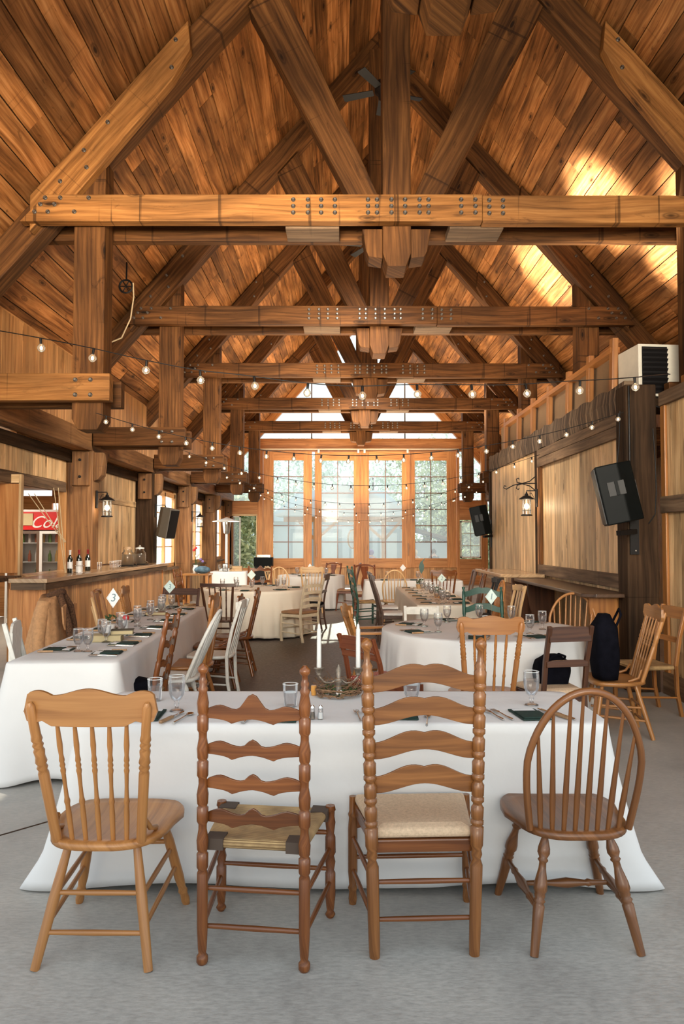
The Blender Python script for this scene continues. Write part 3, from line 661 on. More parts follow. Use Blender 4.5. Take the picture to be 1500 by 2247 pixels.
def sausage(n, r0=.016, r1=.022, base=.30):
    p = [(0, .016), (.008, .022), (.025, .022), (.035, .014), (.05, .017), (.12, .021), (base, .021)]; L = 1-base-.09
    for k in range(n):
        a = base+L*k/n; d = L/n
        p += [(a+.01, r0), (a+.02, r1), (a+d*.42, r1*1.02), (a+d*.46, r0), (a+d*.52, r1*.95), (a+d*.72, r1*1.05), (a+d*.95, r0)]
    return p+[(.915, .020), (.925, .013), (.94, .017), (.95, .012), (.965, .012), (.975, .021), (.985, .021), (1, .006)]
def sausageC(n, base=.40):
    p = [(0, .020), (.03, .022), (.28, .025), (.30, .016), (.315, .022), (.33, .018), (.345, .025), (base, .026)]; L = .90-base
    for k in range(n):
        a = base+L*k/n; d = L/n
        p += [(a+.004, .018), (a+.010, .025), (a+d*.30, .025), (a+d*.34, .019), (a+d*.40, .024), (a+d*.85, .025), (a+d*.97, .018)]
    return p+[(.91, .022), (.925, .013), (.94, .013), (.955, .012), (.965, .018), (.975, .023), (.985, .021), (.995, .013), (1, .003)]
NM = dict(press='press_back_chair', ladder='ladder_back_chair', bow='bow_back_chair', splat='splat_back_chair', plain='plain_back_chair', bent='bentwood_chair', vslat='slat_back_chair', spindle='spindle_back_chair')
def chair(kind, x, y, rz, label, m, H=1.0, W=.40, BW=None, D=.38, seat=None, sm=None, sz=.45, lean=.11, arms=False, n=None, top=None, group=None, bump=None, ms=None, fr=None, pf=None, slats=None):
    t = thing(NM[kind], label, 'chair', (x, y, 0), rz, group)
    BW = BW or W; sm = sm or m; nseg = 12
    def L(nm, p0, p1, prof, mat=m, nn=nseg): return G().lathe(p0, p1, prof, nn).obj(nm, mat, t)
    posts = kind in ('ladder', 'splat', 'plain', 'vslat')
    seat = seat or ('rush' if kind == 'ladder' else 'plank' if kind in ('press', 'bow', 'bent', 'spindle', 'vslat') else 'cushion')
    fw = W/2+.035; bw = BW/2; hb = -D/2; hf = D/2
    if fr is None: fr = 'L'
    # --- seat
    if seat == 'plank':
        pts = []
        for k in range(36):
            a = 2*PI*k/36; c, s = cos(a), sin(a)
            e = .62
            px = math.copysign(abs(c)**e, c); py = math.copysign(abs(s)**e, s)
            wdt = (W/2+.03)+(.02 if s > 0 else -.03*abs(s)); pts.append((px*wdt, py*(D/2+.045)+.01+(-.02*(1-abs(c)) if s > .8 else 0)))
        g = G(); n_ = len(pts); vs = []; uv = []
        for f_, z in ((.90, sz-.036), (1., sz-.026), (1., sz-.008), (.97, sz), (.80, sz-.004), (.5, sz-.010), (.02, sz-.010)):
            for p in pts: vs.append((p[0]*f_, p[1]*f_, z)); uv.append((p[1]*f_, p[0]*f_+z))
        fs = [(r*n_+k, r*n_+(k+1) % n_, (r+1)*n_+(k+1) % n_, (r+1)*n_+k) for r in range(6) for k in range(n_)]
        g.add(vs, fs, uv, True); g.add(vs[:n_], [tuple(range(n_-1, -1, -1))], uv[:n_]); g.add(vs[-n_:], [tuple(range(n_))], uv[-n_:])
        g.obj('seat', sm, t)
    else:
        pl_ = [(-bw+.0, hb-.005), (bw-.0, hb-.005), (fw-.005, hf+.005), (-fw+.005, hf+.005)]
        if seat == 'rush':
            g = G(); n_ = 4; vs = []; 
            for f_, z in ((.93, sz-.035), (1., sz-.022), (1., sz-.006), (.93, sz+.004), (.5, sz-.004), (.03, sz-.012)):
                for p in pl_: vs.append((p[0]*f_, p[1]*f_, z))
            fs = [(r*4+k, r*4+(k+1) % 4, (r+1)*4+(k+1) % 4, (r+1)*4+k) for r in range(5) for k in range(4)]+[(3, 2, 1, 0), (20, 21, 22, 23)]
            g.add(vs, fs, [(v[0], v[1]) for v in vs]); g.obj('seat', RUSH, t, bevel=.006)
            if kind == 'ladder' and H > 1.05:
                for sx, sy in ((-1, 0), (1, 0), (-1, 1), (1, 1)):
                    w_ = bw if sy == 0 else fw; yy = hb if sy == 0 else hf
                    q = G().box(*sorted((sx*(w_-.075), sx*(w_-.004))), *sorted((yy-(.010 if sy == 0 else -.010), yy+(.06 if sy == 0 else -.06))), sz-.036, sz+.006)
                    q.obj('seat_corner', plain('dark_rush', (.07, .045, .03), .8) if not bpy.data.materials.get('dark_rush') else bpy.data.materials['dark_rush'], t)
        else:
            G().prism(pl_, sz-.07, sz-.02, 'xy', (1, 0)).obj('seat_frame', ms or m, t, bevel=.006)
            g = G(); vs = []
            for f_, z in ((.95, sz-.019), (1.0, sz-.005), (.97, sz+.018), (.8, sz+.03), (.03, sz+.034)):
                for p in pl_:
                    vs.append((p[0]*f_, p[1]*f_, z))
            fs = [(r*4+k, r*4+(k+1) % 4, (r+1)*4+(k+1) % 4, (r+1)*4+k) for r in range(4) for k in range(4)]+[(3, 2, 1, 0), (16, 17, 18, 19)]
            g.add(vs, fs, [(v[0], v[1]) for v in vs]); g.obj('cushion', sm if sm is not m else FAB, t, bevel=.012)
    # --- legs and stretchers
    def leanp(z, s=1, w0=None, w1=None):       # point on the back post at height z
        w0 = w0 or bw; w1 = w1 or (top or bw)
        f_ = max(0, (z-sz)/(H-sz)); return (s*(w0+(w1-w0)*f_), hb-lean*f_-.0, z)
    if posts:
        round_ = kind == 'ladder' and fr != 'flat'
        for s in (-1, 1):
            if round_:
                foot = (s*(bw-.002), hb-.02, 0); tp = leanp(H, s)
                if abs(lean) < .06 and (top or bw)-bw < .06:
                    L('back_post', foot, tp, pf or sausage(4))
                else:
                    L('back_post', foot, leanp(sz, s), [(0, .018), (.3, .021), (1, .021)]); L('back_post', leanp(sz, s), tp, [(0, .021), (.14, .015), (.17, .021), (.4, .021), (.43, .015), (.46, .021), (.7, .021), (.73, .015), (.76, .020), (.9, .018), (.92, .011), (.95, .012), (.97, .019), (.99, .017), (1, .004)])
                L('leg', (s*fw, hf, 0), (s*fw, hf, sz+.012), P_LEGT if H > 1.12 or n == 2 else [(0, .013), (.03, .022), (.06, .014), (.09, .017), (.2, .022), (.4, .022), (.42, .016), (.5, .022), (.55, .016), (.58, .023), (.72, .022), (.75, .016), (.85, .022), (.9, .018), (.95, .019), (.96, .023), (1, .020)])
            else:
                a = .017
                q = G(); pts = [(s*bw, hb-.05, 0), (s*bw, hb-.01, .2), (s*bw, hb, sz), leanp(sz+(H-sz)*.5, s), leanp(H, s)]
                pts[3] = (pts[3][0], pts[3][1]+.015, pts[3][2])
                for k in range(4): q.beam(pts[k], (pts[k+1][0], pts[k+1][1], pts[k+1][2]+.004), .034, .03, (0, 1, 0))
                q.obj('back_post', m, t, bevel=.004)
                if kind == 'splat':
                    L('leg', (s*fw, hf+.02, 0), (s*(fw-.01), hf-.02, sz-.06), [(0, .014), (.03, .020), (.07, .013), (.5, .016), (.85, .026), (1, .028)])
                else: G().beam((s*(fw-.01), hf-.01, 0), (s*(fw-.01), hf-.01, sz-.02), .036, .036, (0, 1, 0)).obj('leg', m, t, bevel=.004)
        sy = ms or m
        for s in (-1, 1):
            for z in ((.13, .27) if kind == 'ladder' else (.17,)):
                L('stretcher', (s*bw, hb-.01, z), (s*fw, hf, z+(.02)), P_STR, sy, 8)
        if kind == 'ladder':
            for z in (.135, .275): L('stretcher', (-bw, hb-.01, z), (bw, hb-.01, z), P_STR, sy, 8)
            if H > 1.12:
                G().slat(-fw, fw, lambda t_: sz-.085, lambda t_: sz-.105-.022*abs(sin(t_*PI*1.5)), lambda t_: hf-.006, .014).obj('apron', sy, t)
            else:
                L('stretcher', (-fw, hf, sz-.10), (fw, hf, sz-.10), [(0, .009), (.2, .012), (.24, .02), (.27, .012), (.38, .022), (.43, .012), (.45, .020), (.47, .014), (.5, .022), (.53, .014), (.55, .02), (.57, .012), (.62, .022), (.73, .012), (.76, .02), (.8, .012), (1, .009)], sy)
            L('stretcher', (-fw, hf, .2), (fw, hf, .2), P_STR, sy, 8)
        elif kind != 'splat':
            L('stretcher', (-fw, hf-.01, .25), (fw, hf-.01, .25), P_STR, sy, 8)
    elif kind == 'bent':
        for s in (-1, 1):
            L('leg', (s*.20, .20, 0), (s*.15, .14, sz-.03), P_LEGP); L('leg', (s*.19, -.24, 0), (s*.16, -.15, sz-.03), P_LEGP)
        pts = [(.17*cos(2*PI*k/24), .17*sin(2*PI*k/24), .27) for k in range(24)]; G().tube(pts, .009, 6, True).obj('hoop_stretcher', m, t)
    else:
        lp = P_LEGW if kind == 'bow' else (P_LEGP)
        fx, fy, rx_, ry_ = W/2+.02, D/2+.03, W/2-.0, D/2+.04
        FT = {}
        for s in (-1, 1):
            FT[(s, 1)] = ((s*(fx+.01), fy, 0), (s*(W/2-.06), D/2-.06, sz-.03)); FT[(s, -1)] = ((s*(rx_+.005), -ry_-.01, 0), (s*(W/2-.075), -D/2+.06, sz-.03))
            L('leg', *FT[(s, 1)], P_LEGT if kind != 'bow' else lp); L('leg', *FT[(s, -1)], lp)
        def on(k, z):
            a, b_ = FT[k]; f_ = z/b_[2]; return tuple(a[i]+(b_[i]-a[i])*f_ for i in range(3))
        if kind == 'bow':
            for s in (-1, 1): L('stretcher', on((s, 1), .17), on((s, -1), .15), P_STRW)
            a = [tuple((on((s, 1), .17)[i]+on((s, -1), .15)[i])/2 for i in range(3)) for s in (-1, 1)]; L('stretcher', a[0], a[1], P_STRW)
        else:
            for s in (-1, 1):
                L('stretcher', on((s, 1), .18), on((s, -1), .14), P_STR, nn=8); L('stretcher', on((s, 1), .26), on((s, -1), .24), P_STR, nn=8)
            L('stretcher', on((-1, 1), .29), on((1, 1), .29), P_STRR); L('stretcher', on((-1, -1), .12), on((1, -1), .12), P_STR, nn=8); L('stretcher', on((-1, -1), .25), on((1, -1), .25), P_STR, nn=8)
    # --- backs
    if kind in ('press', 'spindle'):
        cw_ = (top or W/2+.035); ch = .135 if kind == 'press' else .06; yb = hb+.02
        def P(x_, z): f_ = (z-sz)/(H-sz); return (x_, yb-lean*f_-.012*0, z)
        for s in (-1, 1):
            a = (s*(W/2-.045), yb-.005, sz-.005); b_ = (s*(cw_-.03), yb-lean*.93-.018, H-.055)
            L('back_post', a, b_, P_POST if kind == 'press' else P_LEGP)
            if arms != 'none' and kind == 'press':
                G().tube([(s*(W/2-.045), yb-.0, sz+.09), (s*(W/2-.02), yb+.03, sz+.03), (s*(W/2-.015), yb+.08, sz+.012), (s*(W/2-.02), yb+.11, sz+.004)], [.010, .011, .012, .009], 6).obj('brace', m, t)
        nn = n or 5
        zb = H-ch
        for k in range(nn):
            f_ = (k+1)/(nn+1)*2-1; L('spindle', (f_*(W/2-.05), yb, sz-.01), (f_*(cw_-.05), yb-lean*(zb+.02-sz)/(H-sz), zb+.02), P_SPIN, nn=8)
        def topf(q):
            e = abs(q)
            if kind == 'spindle': return H-.01
            return H-.018+.016*cos(clamp(e/.55, 0, 1)*PI)*.8+(.016*sin((e-.55)/.45*PI) if e > .55 else 0)-(.06*((e-.93)/.07)**2 if e > .93 else 0)
        def botf(q):
            e = abs(q)
            if kind == 'spindle': return H-ch
            return zb-.006+(.018*clamp((e-.55)/.15, 0, 1))-(.008*sin(clamp((e-.7)/.3, 0, 1)*PI))+(.03*((e-.94)/.06)**2 if e > .94 else 0)
        o = G().slat(-cw_, cw_, topf, botf, lambda q: yb-lean*.93+.03*(q*q)-.006-.02, .018, 40).obj('crest_rail', m, t, bevel=.003)
    elif kind == 'ladder':
        sl = slats or [sz+.10+(H-.12-sz-.10)*k/((n or 4)-1) for k in range(n or 4)]
        for k, zc in enumerate(sl):
            lastt = k == len(sl)-1; a = leanp(zc, 1)
            if bump == 'peak':
                pk = .062 if lastt else .028
                tf = lambda q, zc=zc, pk=pk: zc+.010+.017*math.exp(-((abs(q)-.66)/.22)**2)+pk*math.exp(-(abs(q)/(.20 if pk > .03 else .13))**2.4)-.014*(abs(q) > .9)*(abs(q)-.9)*10
                bf = lambda q, zc=zc: zc-.024-.018*math.exp(-abs(abs(q)-.40)/.13)+.004*math.exp(-(q/.2)**2)
            elif bump == 'hump':
                def tf(q, zc=zc):
                    e = abs(q); return zc+.012+(.050*(.5+.5*cos(PI*(e-.2)/.8)) if e > .2 else .050-.007*(1-e/.2)**2)
                def bf(q, zc=zc): return zc-.050+.042*(.5+.5*cos(PI*abs(q)))
            else:
                tf = lambda q, zc=zc: zc+.018+.022*(1-q*q); bf = lambda q, zc=zc: zc-.028+.018*(1-q*q)
            G().slat(-a[0]+.004, a[0]-.004, tf, bf, lambda q, yy=a[1]: yy-.022*(1-q*q)-.006, .011).obj('back_slat', m, t, bevel=.002)
    elif kind == 'bow':
        hw = top or BW/2+.03; yb = hb+.03; pts = []; za = sz-.005
        for k in range(33):
            a = PI*k/32; c = cos(a); z = za+(H-za)*(sin(a)**.72 if sin(a) > 0 else 0)
            f_ = (z-sz)/(H-sz); xw = (BW/2-.015)+(hw-BW/2+.015)*clamp(f_*1.9, 0, 1)
            pts.append((c*xw if abs(c) < .999 else c*(BW/2-.015), yb-lean*f_+.0, z))
        G().tube(pts, .0145, 10).obj('bow', m, t)
        nn = n or 8
        for k in range(nn):
            f_ = (k+.5)/nn*2-1; xt = f_*(hw-.012)*.93
            # height of the bow above this x
            best = min(pts[4:-4], key=lambda p: abs(p[0]-xt)); L('spindle', (f_*(BW/2-.035), yb+.005-(.02*(1-f_*f_)), sz-.01), best, P_SPIN_BOW, nn=8)
    elif kind == 'splat':
        a = leanp(H, 1)
        pts = [(s_*bw*.98, leanp(H-.06)[1], H-.06) if False else (0, 0, 0) for s_ in (0,)]
        pts = [(-a[0], a[1]+.02, H-.10)]+[(-a[0]*cos(PI*k/10), a[1]+.006, H-.06+.06*sin(PI*k/10)) for k in range(11)]+[(a[0], a[1]+.02, H-.10)]
        G().tube(pts, .017, 8).obj('crest_rail', m, t)
        wf = lambda z: .045+.035*abs(sin((z-sz)/(H-sz)*PI*1.6))
        q = G(); vs = []; uv = []
        for k in range(15):
            z = sz+.0+(H-.03-sz)*k/14; w_ = wf(z); yy = hb-lean*(z-sz)/(H-sz)+.0
            for xx, dy in ((-w_, -.006), (w_, -.006), (w_, .006), (-w_, .006)): vs.append((xx, yy+dy, z)); uv.append((z, xx))
        fs = [(r*4+k, r*4+(k+1) % 4, (r+1)*4+(k+1) % 4, (r+1)*4+k) for r in range(14) for k in range(4)]+[(3, 2, 1, 0), (56, 57, 58, 59)]
        q.add(vs, fs, uv); q.obj('splat', sm if seat == 'x' else m, t)
    elif kind == 'plain':
        for z0, z1, nm in ((H-.11, H, 'crest_rail'), (sz+.20, sz+.25, 'middle_rail')) if n not in (1, 9) else ((H-.09 if n == 1 else sz+.12, H, 'crest_rail' if n == 1 else 'back_panel'),):
            a = leanp((z0+z1)/2)
            G().slat(-a[0], a[0], lambda q, z=z1: z-((.012 if n != 9 else .07)*q**6), lambda q, z=z0: z, lambda q, yy=a[1]: yy-.008, .02, 12).obj(nm, m, t, bevel=.003)
    elif kind == 'vslat':
        a = leanp(H-.03)
        G().slat(-a[0]-.01, a[0]+.01, lambda q: H+.01-.02*q*q, lambda q: H-.075, lambda q: a[1]-.012+.03*q*q, .022, 16).obj('crest_rail', m, t, bevel=.004)
        for k in range(n or 3):
            f_ = (k+1)/((n or 3)+1)*2-1
            G().beam((f_*(bw-.01), hb, sz-.02), (f_*a[0], a[1], H-.07), .045, .012, (0, 1, 0)).obj('back_slat', m, t, bevel=.003)
    elif kind == 'bent':
        for w_, h_, r_ in ((.20, H, .015), (.11, H-.09, .011)):
            pts = [(-cos(PI*k/20)*w_ if 0 < k < 20 else (-w_*.85 if k == 0 else w_*.85), hb+.03-lean*(sin(PI*k/20)**.5), sz-.01+(h_-sz)*(sin(PI*k/20)**.45)) for k in range(21)]
            G().tube(pts, r_, 8).obj('back_hoop', m, t)
    if arms is True:
        for s in (-1, 1):
            y0_ = leanp(sz+.24)[1]; q = G(); q.prism([(s*(bw-.01), y0_), (s*(bw+.03), y0_), (s*(fw+.04), hf-.04), (s*(fw+.02), hf+.0), (s*(fw-.03), hf-.0), (s*(fw-.03), hf-.1)], sz+.215, sz+.238, 'xy', (0, 1)); q.obj('armrest', m, t, bevel=.004)
            L('arm_post', (s*(fw-.0), hf-.05, sz-.03), (s*(fw-.0), hf-.04, sz+.215), P_LEGT, nn=8)
    return t
# ---- table cloths
def cloth(name, cx, cy, shape, a, b, rz, h, hem, flare, amp, nf, cflare, mat, label, group=None, seed=1, cr=.05, puddle=0, ff=None):
    rnd = random.Random(seed); ph = [rnd.uniform(0, 6.28) for _ in range(5)]
    P = []
    if shape == 'round':
        n = 200
        for k in range(n): an = 2*PI*k/n; P.append((a*cos(an), a*sin(an), cos(an), sin(an), 0))
    else:
        seq = []; hx, hy = a/2, b/2; m = 10
        def line(x0, y0, x1, y1, nx, ny, L_):
            k = max(6, int(L_/.022))
            for i in range(1, k): f_ = i/k; seq.append((x0+(x1-x0)*f_, y0+(y1-y0)*f_, nx, ny, math.exp(-(min(f_, 1-f_)*L_/.20)**2)))
        def arc(cx_, cy_, a0):
            for i in range(m+1): an = a0+PI/2*i/m; seq.append((cx_+cr*cos(an), cy_+cr*sin(an), cos(an), sin(an), 1.))
        arc(hx-cr, hy-cr, 0); line(hx-cr, hy, -hx+cr, hy, 0, 1, a); arc(-hx+cr, hy-cr, PI/2); line(-hx, hy-cr, -hx, -hy+cr, -1, 0, b)
        arc(-hx+cr, -hy+cr, PI); line(-hx+cr, -hy, hx-cr, -hy, 0, -1, a); arc(hx-cr, -hy+cr, 3*PI/2); line(hx, -hy+cr, hx, hy-cr, 1, 0, b)
        P = seq; n = len(P)
    vs = []; K = 18; s_ = 0; prev = P[-1]; S = []
    for p in P: s_ += math.hypot(p[0]-prev[0], p[1]-prev[1]); S.append(s_); prev = p
    per = s_
    for f_ in (.02, .35, .7, .93): vs += [(p[0]*f_, p[1]*f_, h) for p in P]
    vs += [(p[0], p[1], h-.001) for p in P]
    vs += [(p[0]+p[2]*.008, p[1]+p[3]*.008, h-.010) for p in P]
    for k in range(1, K+1):
        t_ = k/K
        for i, p in enumerate(P):
            q = S[i]/per*2*PI
            w_ = sin(q*nf+ph[0])*.6+sin(q*nf*1.7+ph[1])*.35+sin(q*nf*.43+ph[2])*.45+.25*sin(q*nf*3.1+ph[3])
            o = .008+flare*t_+amp*(t_**1.1)*w_+cflare*p[4]*(t_**1.3)
            ext = puddle*p[4] if t_ > .8 else 0
            hz = hem*(1+.5*sin(q*3+ph[4]))*(1-.9*p[4])+.004
            ox = oy = o+ext*(t_-.8)*5; cx2 = 0
            if ff is not None:
                o = .008+flare*t_+amp*t_*w_; ox = o; oy = (.008+ff*t_+amp*.5*t_*w_) if p[3] < 0 else o
                cx2 = math.copysign(cflare*p[4]*t_**1.4+ext*(t_-.8)*5, p[0])*(1 if p[1] < 0 else .5)
            vs.append((p[0]+p[2]*ox+cx2, p[1]+p[3]*oy, max(h-.010-(h-.010-hz)*t_, .004)))
    R_ = 5+K
    fs = [(r*n+k, r*n+(k+1) % n, (r+1)*n+(k+1) % n, (r+1)*n+k) for r in range(R_) for k in range(n)]+[tuple(range(n-1, -1, -1))]
    g = G(); g.add(vs, fs, [(v[0], v[1]) for v in vs], True)
    o = g.obj(name, mat); o.location = (cx, cy, 0); o.rotation_euler = (0, 0, R(rz)); sd = o.modifiers.new('thick', 'SOLIDIFY'); sd.thickness = .002; sd.offset = 1
    return tag(o, label, 'tablecloth', group)
def table(shape, cx, cy, a, b, rz, label):
    t = thing('round_table' if shape == 'round' else 'folding_table', label, 'table', (cx, cy, 0), rz)
    g = G(); pts = [(a*.985*cos(2*PI*k/48), a*.985*sin(2*PI*k/48)) for k in range(48)] if shape == 'round' else [(-a/2+.01, -b/2+.01), (a/2-.01, -b/2+.01), (a/2-.01, b/2-.01), (-a/2+.01, b/2-.01)]
    g.prism(pts, .725, .755, 'xy'); g.obj('tabletop', BRD, t)
    lx, ly = (a*.6, a*.6) if shape == 'round' else (a/2-.12, b/2-.1)
    for sx in (-1, 1):
        for sy in (-1, 1): G().lathe((sx*lx, sy*ly, 0), (sx*lx, sy*ly, .724), [(0, .016), (1, .016)], 8).obj('leg', BLKM, t)
TH = .762
TB = [('rect', 0.0, 3.64, 2.36, .67, 0), ('rect', -1.97, 6.97, .72, 4.12, 2.7), ('round', 1.30, 6.80, .91, 0, 0), ('round', -1.50, 12.45, .90, 0, 0),
      ('round', -.72, 17.1, .76, 0, 0), ('rect', 1.33, 11.0, .74, 3.6, 0), ('rect', 1.45, 15.1, 1.95, .76, 0)]
TBL = ['long folding table across the foreground', 'long folding table running back along the bar', 'large round table on the right', 'round table in the left middle distance', 'small round table far off by the glazed doors', 'long folding table running back on the right', 'folding table across the far right end']
for q, l in zip(TB, TBL): table(*q, 'wooden-topped '+l)
cloth('tablecloth', *TB[0][1:3], 'rect', 2.40, .70, 0, TH, .03, .07, .012, 9, .13, LINEN, 'white floor-length cloth on the long table across the foreground', 'white tablecloths', 3, .07, .05, -.045)
cloth('tablecloth', *TB[1][1:3], 'rect', .74, 4.14, 2.7, TH, .02, .09, .012, 12, .10, LINEN, 'white cloth on the long table beside the bar', 'white tablecloths', 5)
cloth('tablecloth', *TB[2][1:3], 'round', .92, 0, 0, TH, .06, .06, .038, 17, 0, LINEN, 'white cloth on the big round table at right', 'white tablecloths', 7)
cloth('tablecloth', *TB[3][1:3], 'round', .91, 0, 0, TH, .03, .05, .034, 26, 0, LINEN2, 'beige pleated cloth on the round table left of the aisle', 'white tablecloths', 8)
cloth('tablecloth', *TB[4][1:3], 'round', .77, 0, 0, TH, .03, .04, .015, 20, 0, LINEN, 'white cloth on the small far round table near the glazed doors', 'white tablecloths', 9)
cloth('tablecloth', *TB[5][1:3], 'rect', .76, 3.62, 0, TH, .04, .05, .015, 12, .05, LINEN2, 'cream cloth on the long table right of the aisle', 'white tablecloths', 10)
cloth('tablecloth', *TB[6][1:3], 'rect', 1.97, .78, 0, TH, .04, .05, .015, 12, .05, LINEN, 'white cloth on the table across the far right end', 'white tablecloths', 11)
# ---- chairs
chair('press', -.915, 3.0, -1, 'honey oak press-back chair at the left end of the front row', OAK, H=1.045, W=.41, D=.42, top=.245, lean=.13, n=5)
chair('ladder', -.305, 2.965, -7, 'red-brown ladder-back chair with woven rush seat, second in the front row', RED, H=1.115, W=.40, BW=.39, D=.37, bump='peak', lean=.03, slats=(.545, .672, .80, .935))
chair('ladder', .305, 3.05, 2.5, 'tallest front-row chair, amber ladder back with ball finials and beige cushion', MAP, H=1.205, W=.43, BW=.385, top=.222, D=.39, seat='cushion', sm=FAB, bump='hump', lean=.03, slats=(.66, .79, .92, 1.045), pf=sausageC(7), ms=RED)
chair('bow', .93, 3.09, 1, 'brown bow-back windsor chair at the right end of the front row', BROW, H=1.01, W=.40, BW=.42, top=.242, D=.41, lean=.14, n=8)
SL_ = 'chairs along the bar side of the left table'
chair('plain', -2.17, 5.50, -76, 'white painted plank-back chair at the near left corner of the long left table', WHITE, H=.98, W=.38, n=9, seat='plank', group=SL_)
chair('spindle', -2.46, 6.95, -88, 'chair under the tan jacket at the long left table', WAL, H=1.0, group=SL_)
chair('bent', -2.36, 7.75, -70, 'pale bentwood hoop-back chair at the bar side of the left table', PALE, H=.98, sm=OAK2, group=SL_)
chair('splat', -2.55, 8.50, -85, 'brown chair with curved crest behind the bentwood chair', OAK2, H=1.0, group=SL_)
chair('press', -2.44, 9.15, -85, 'orange oak press-back chair behind the table card nearest the bar', OAK, H=1.02, W=.38, n=4, group=SL_)
chair('plain', -2.25, 9.75, 170, 'low dark armchair at the far end of the left long table', WAL, H=.92, W=.50, n=1, arms=True)
SR_ = 'chairs along the aisle side of the left table'
chair('ladder', -1.56, 5.5, 90, 'dark turned ladder-back chair on the aisle side, nearest the camera', RED, H=1.05, W=.38, bump='peak', n=4, group=SR_, slats=(.56, .68, .82, .95))
chair('bow', -1.42, 6.15, 88, 'white painted bow-back chair leaning at the aisle side of the left table', WHITE, H=.99, W=.38, top=.21, n=5, lean=.24, group=SR_)
chair('press', -1.42, 6.78, 90, 'brown pressed-back chair between the two white chairs', OAK2, H=1.10, W=.40, n=5, lean=.08, group=SR_)
chair('vslat', -1.18, 6.62, 84, 'white painted slat-back chair standing out in the aisle', WHITE, H=.97, W=.36, group=SR_, lean=.12) if False else None
chair('vslat', -1.30, 7.35, 86, 'white painted slat-back chair, fourth along the aisle side', WHITE, H=.98, W=.37, group=SR_, lean=.14)
chair('press', -1.38, 8.0, 92, 'dark brown press-back chair, fifth along the aisle side', RED, H=1.0, W=.38, n=4, group=SR_)
chair('press', -1.28, 8.7, 92, 'dark brown press-back chair at the far end of the aisle side', RED, H=1.02, W=.38, n=4, group=SR_)
chair('spindle', -1.72, 10.55, -6, 'dark chair with flat top rail, back to camera, before the beige round table', WAL, H=.98, W=.44, n=4)
chair('ladder', -.66, 11.55, 52, 'cream painted ladder-back chair with tan seat beside the aisle', CREAM, H=.98, W=.42, n=4, seat='cushion', sm=LTH, fr='flat', lean=.12)
chair('plain', -.55, 13.0, 80, 'dark chair behind the cream ladder-back chair', WAL, H=.98, W=.40, seat='cushion', sm=BLKF)
chair('ladder', -1.58, 13.65, 176, 'dark brown ladder-back chair on the far side of the beige round table', RED, H=1.08, W=.44, n=3, bump='peak', fr='flat', slats=(.6, .8, 1.02))
chair('ladder', -2.60, 12.8, -95, 'tall turned brown chair between the bar end and the beige round table', RED, H=1.08, W=.40, bump='peak')
chair('press', -1.20, 10.95, 20, 'brown press-back chair at the near side of the beige round table', OAK2, H=.99, W=.38, n=4) if False else None
chair('bow', -1.35, 15.3, 178, 'pale press-back chair with oval cut-out left of the far round table', PALE, H=1.0, W=.42, n=5)
chair('press', -1.42, 16.6, -60, 'pale wood chair side-on at the left of the far round table', PALE, H=1.0, W=.38, n=4)
chair('press', -.66, 16.05, 2, 'pale yellow press-back chair with its back to us at the far round table', PALE, H=1.02, W=.46, n=5)
chair('splat', .10, 16.6, 84, 'mahogany splat-back chair with brown seat alone in the aisle', MAH, H=1.05, W=.42, sm=LTH, lean=.13)
chair('splat', -.35, 18.1, 150, 'dark red chair behind the far round table', MAH, H=1.0, W=.42)
chair('ladder', .44, 13.6, -78, 'dark green ladder-back chair side-on in the aisle', GREEN, H=1.10, W=.38, n=4, bump='hump', lean=.12)
chair('splat', .52, 15.55, -10, 'arched splat-back chair beyond the green ladder back', MAH, H=1.06, W=.42)
chair('bow', .98, 13.75, -2, 'pale bow-back windsor chair between the two far right tables', PALE, H=1.02, W=.42, n=7)
RL_ = 'chairs on the aisle side of the right long table'
chair('vslat', .80, 12.3, -88, 'dark slatted chair with white seat, farther of the two by the right long table', WAL, H=1.04, W=.40, seat='cushion', sm=WCUSH, group=RL_, lean=.17)
chair('vslat', .80, 11.3, -88, 'dark slatted chair with white seat, nearer of the two by the right long table', WAL, H=1.04, W=.40, seat='cushion', sm=WCUSH, group=RL_, lean=.17)
chair('plain', .92, 8.30, 178, 'low white painted chair beyond the big round table', WHITE, H=.80, W=.38, n=1, seat='plank')
chair('ladder', 1.64, 8.32, 178, 'dark green ladder-back chair behind the big round table', GREEN, H=1.03, W=.44, n=3, bump='hump', slats=(.6, .78, .96))
chair('bow', 2.42, 7.85, 150, 'wide bow-back windsor chair in front of the dark wall shelf', OAK, H=.99, W=.46, top=.27, n=8)
chair('plain', 2.78, 6.75, 96, 'brown square-legged chair with woven seat by the dark post', OAK2, H=.97, W=.38, seat='rush')
chair('press', 2.24, 6.05, 84, 'oak press-back chair with a black bag on it', OAK, H=1.06, W=.40, n=4, lean=.17)
chair('plain', 1.60, 5.62, 12, 'dark walnut plain chair at the near right of the big round table', WAL, H=.95, W=.36, BW=.33)
chair('press', 1.06, 5.48, 0, 'golden press-back chair drawn up to the front of the big round table', OAK2, H=1.05, W=.42, top=.245, n=4, lean=.10)
chair('plain', .34, 5.95, -52, 'mahogany low-back chair with red patterned seat left of the big round table', MAH, H=.82, W=.42, sm=REDS, seat='cushion')
chair('press', .34, 7.35, -80, 'oak press-back chair with flat armrests left of the big round table', OAK, H=.96, W=.42, n=5, lean=.14, arms=True)
RR_ = 'chairs on the wall side of the right long table'
chair('press', 1.95, 14.35, 2, 'dark press-back chair, back towards us, at the far right table', RED, H=1.02, W=.46, n=5)
chair('splat', 2.15, 13.5, 88, 'dark chair with pale splat, farthest on the wall side', WAL, H=1.02, W=.40, group=RR_)
chair('ladder', 2.18, 12.7, 88, 'dark chair with two tall turned posts on the wall side', RED, H=1.10, W=.36, group=RR_)
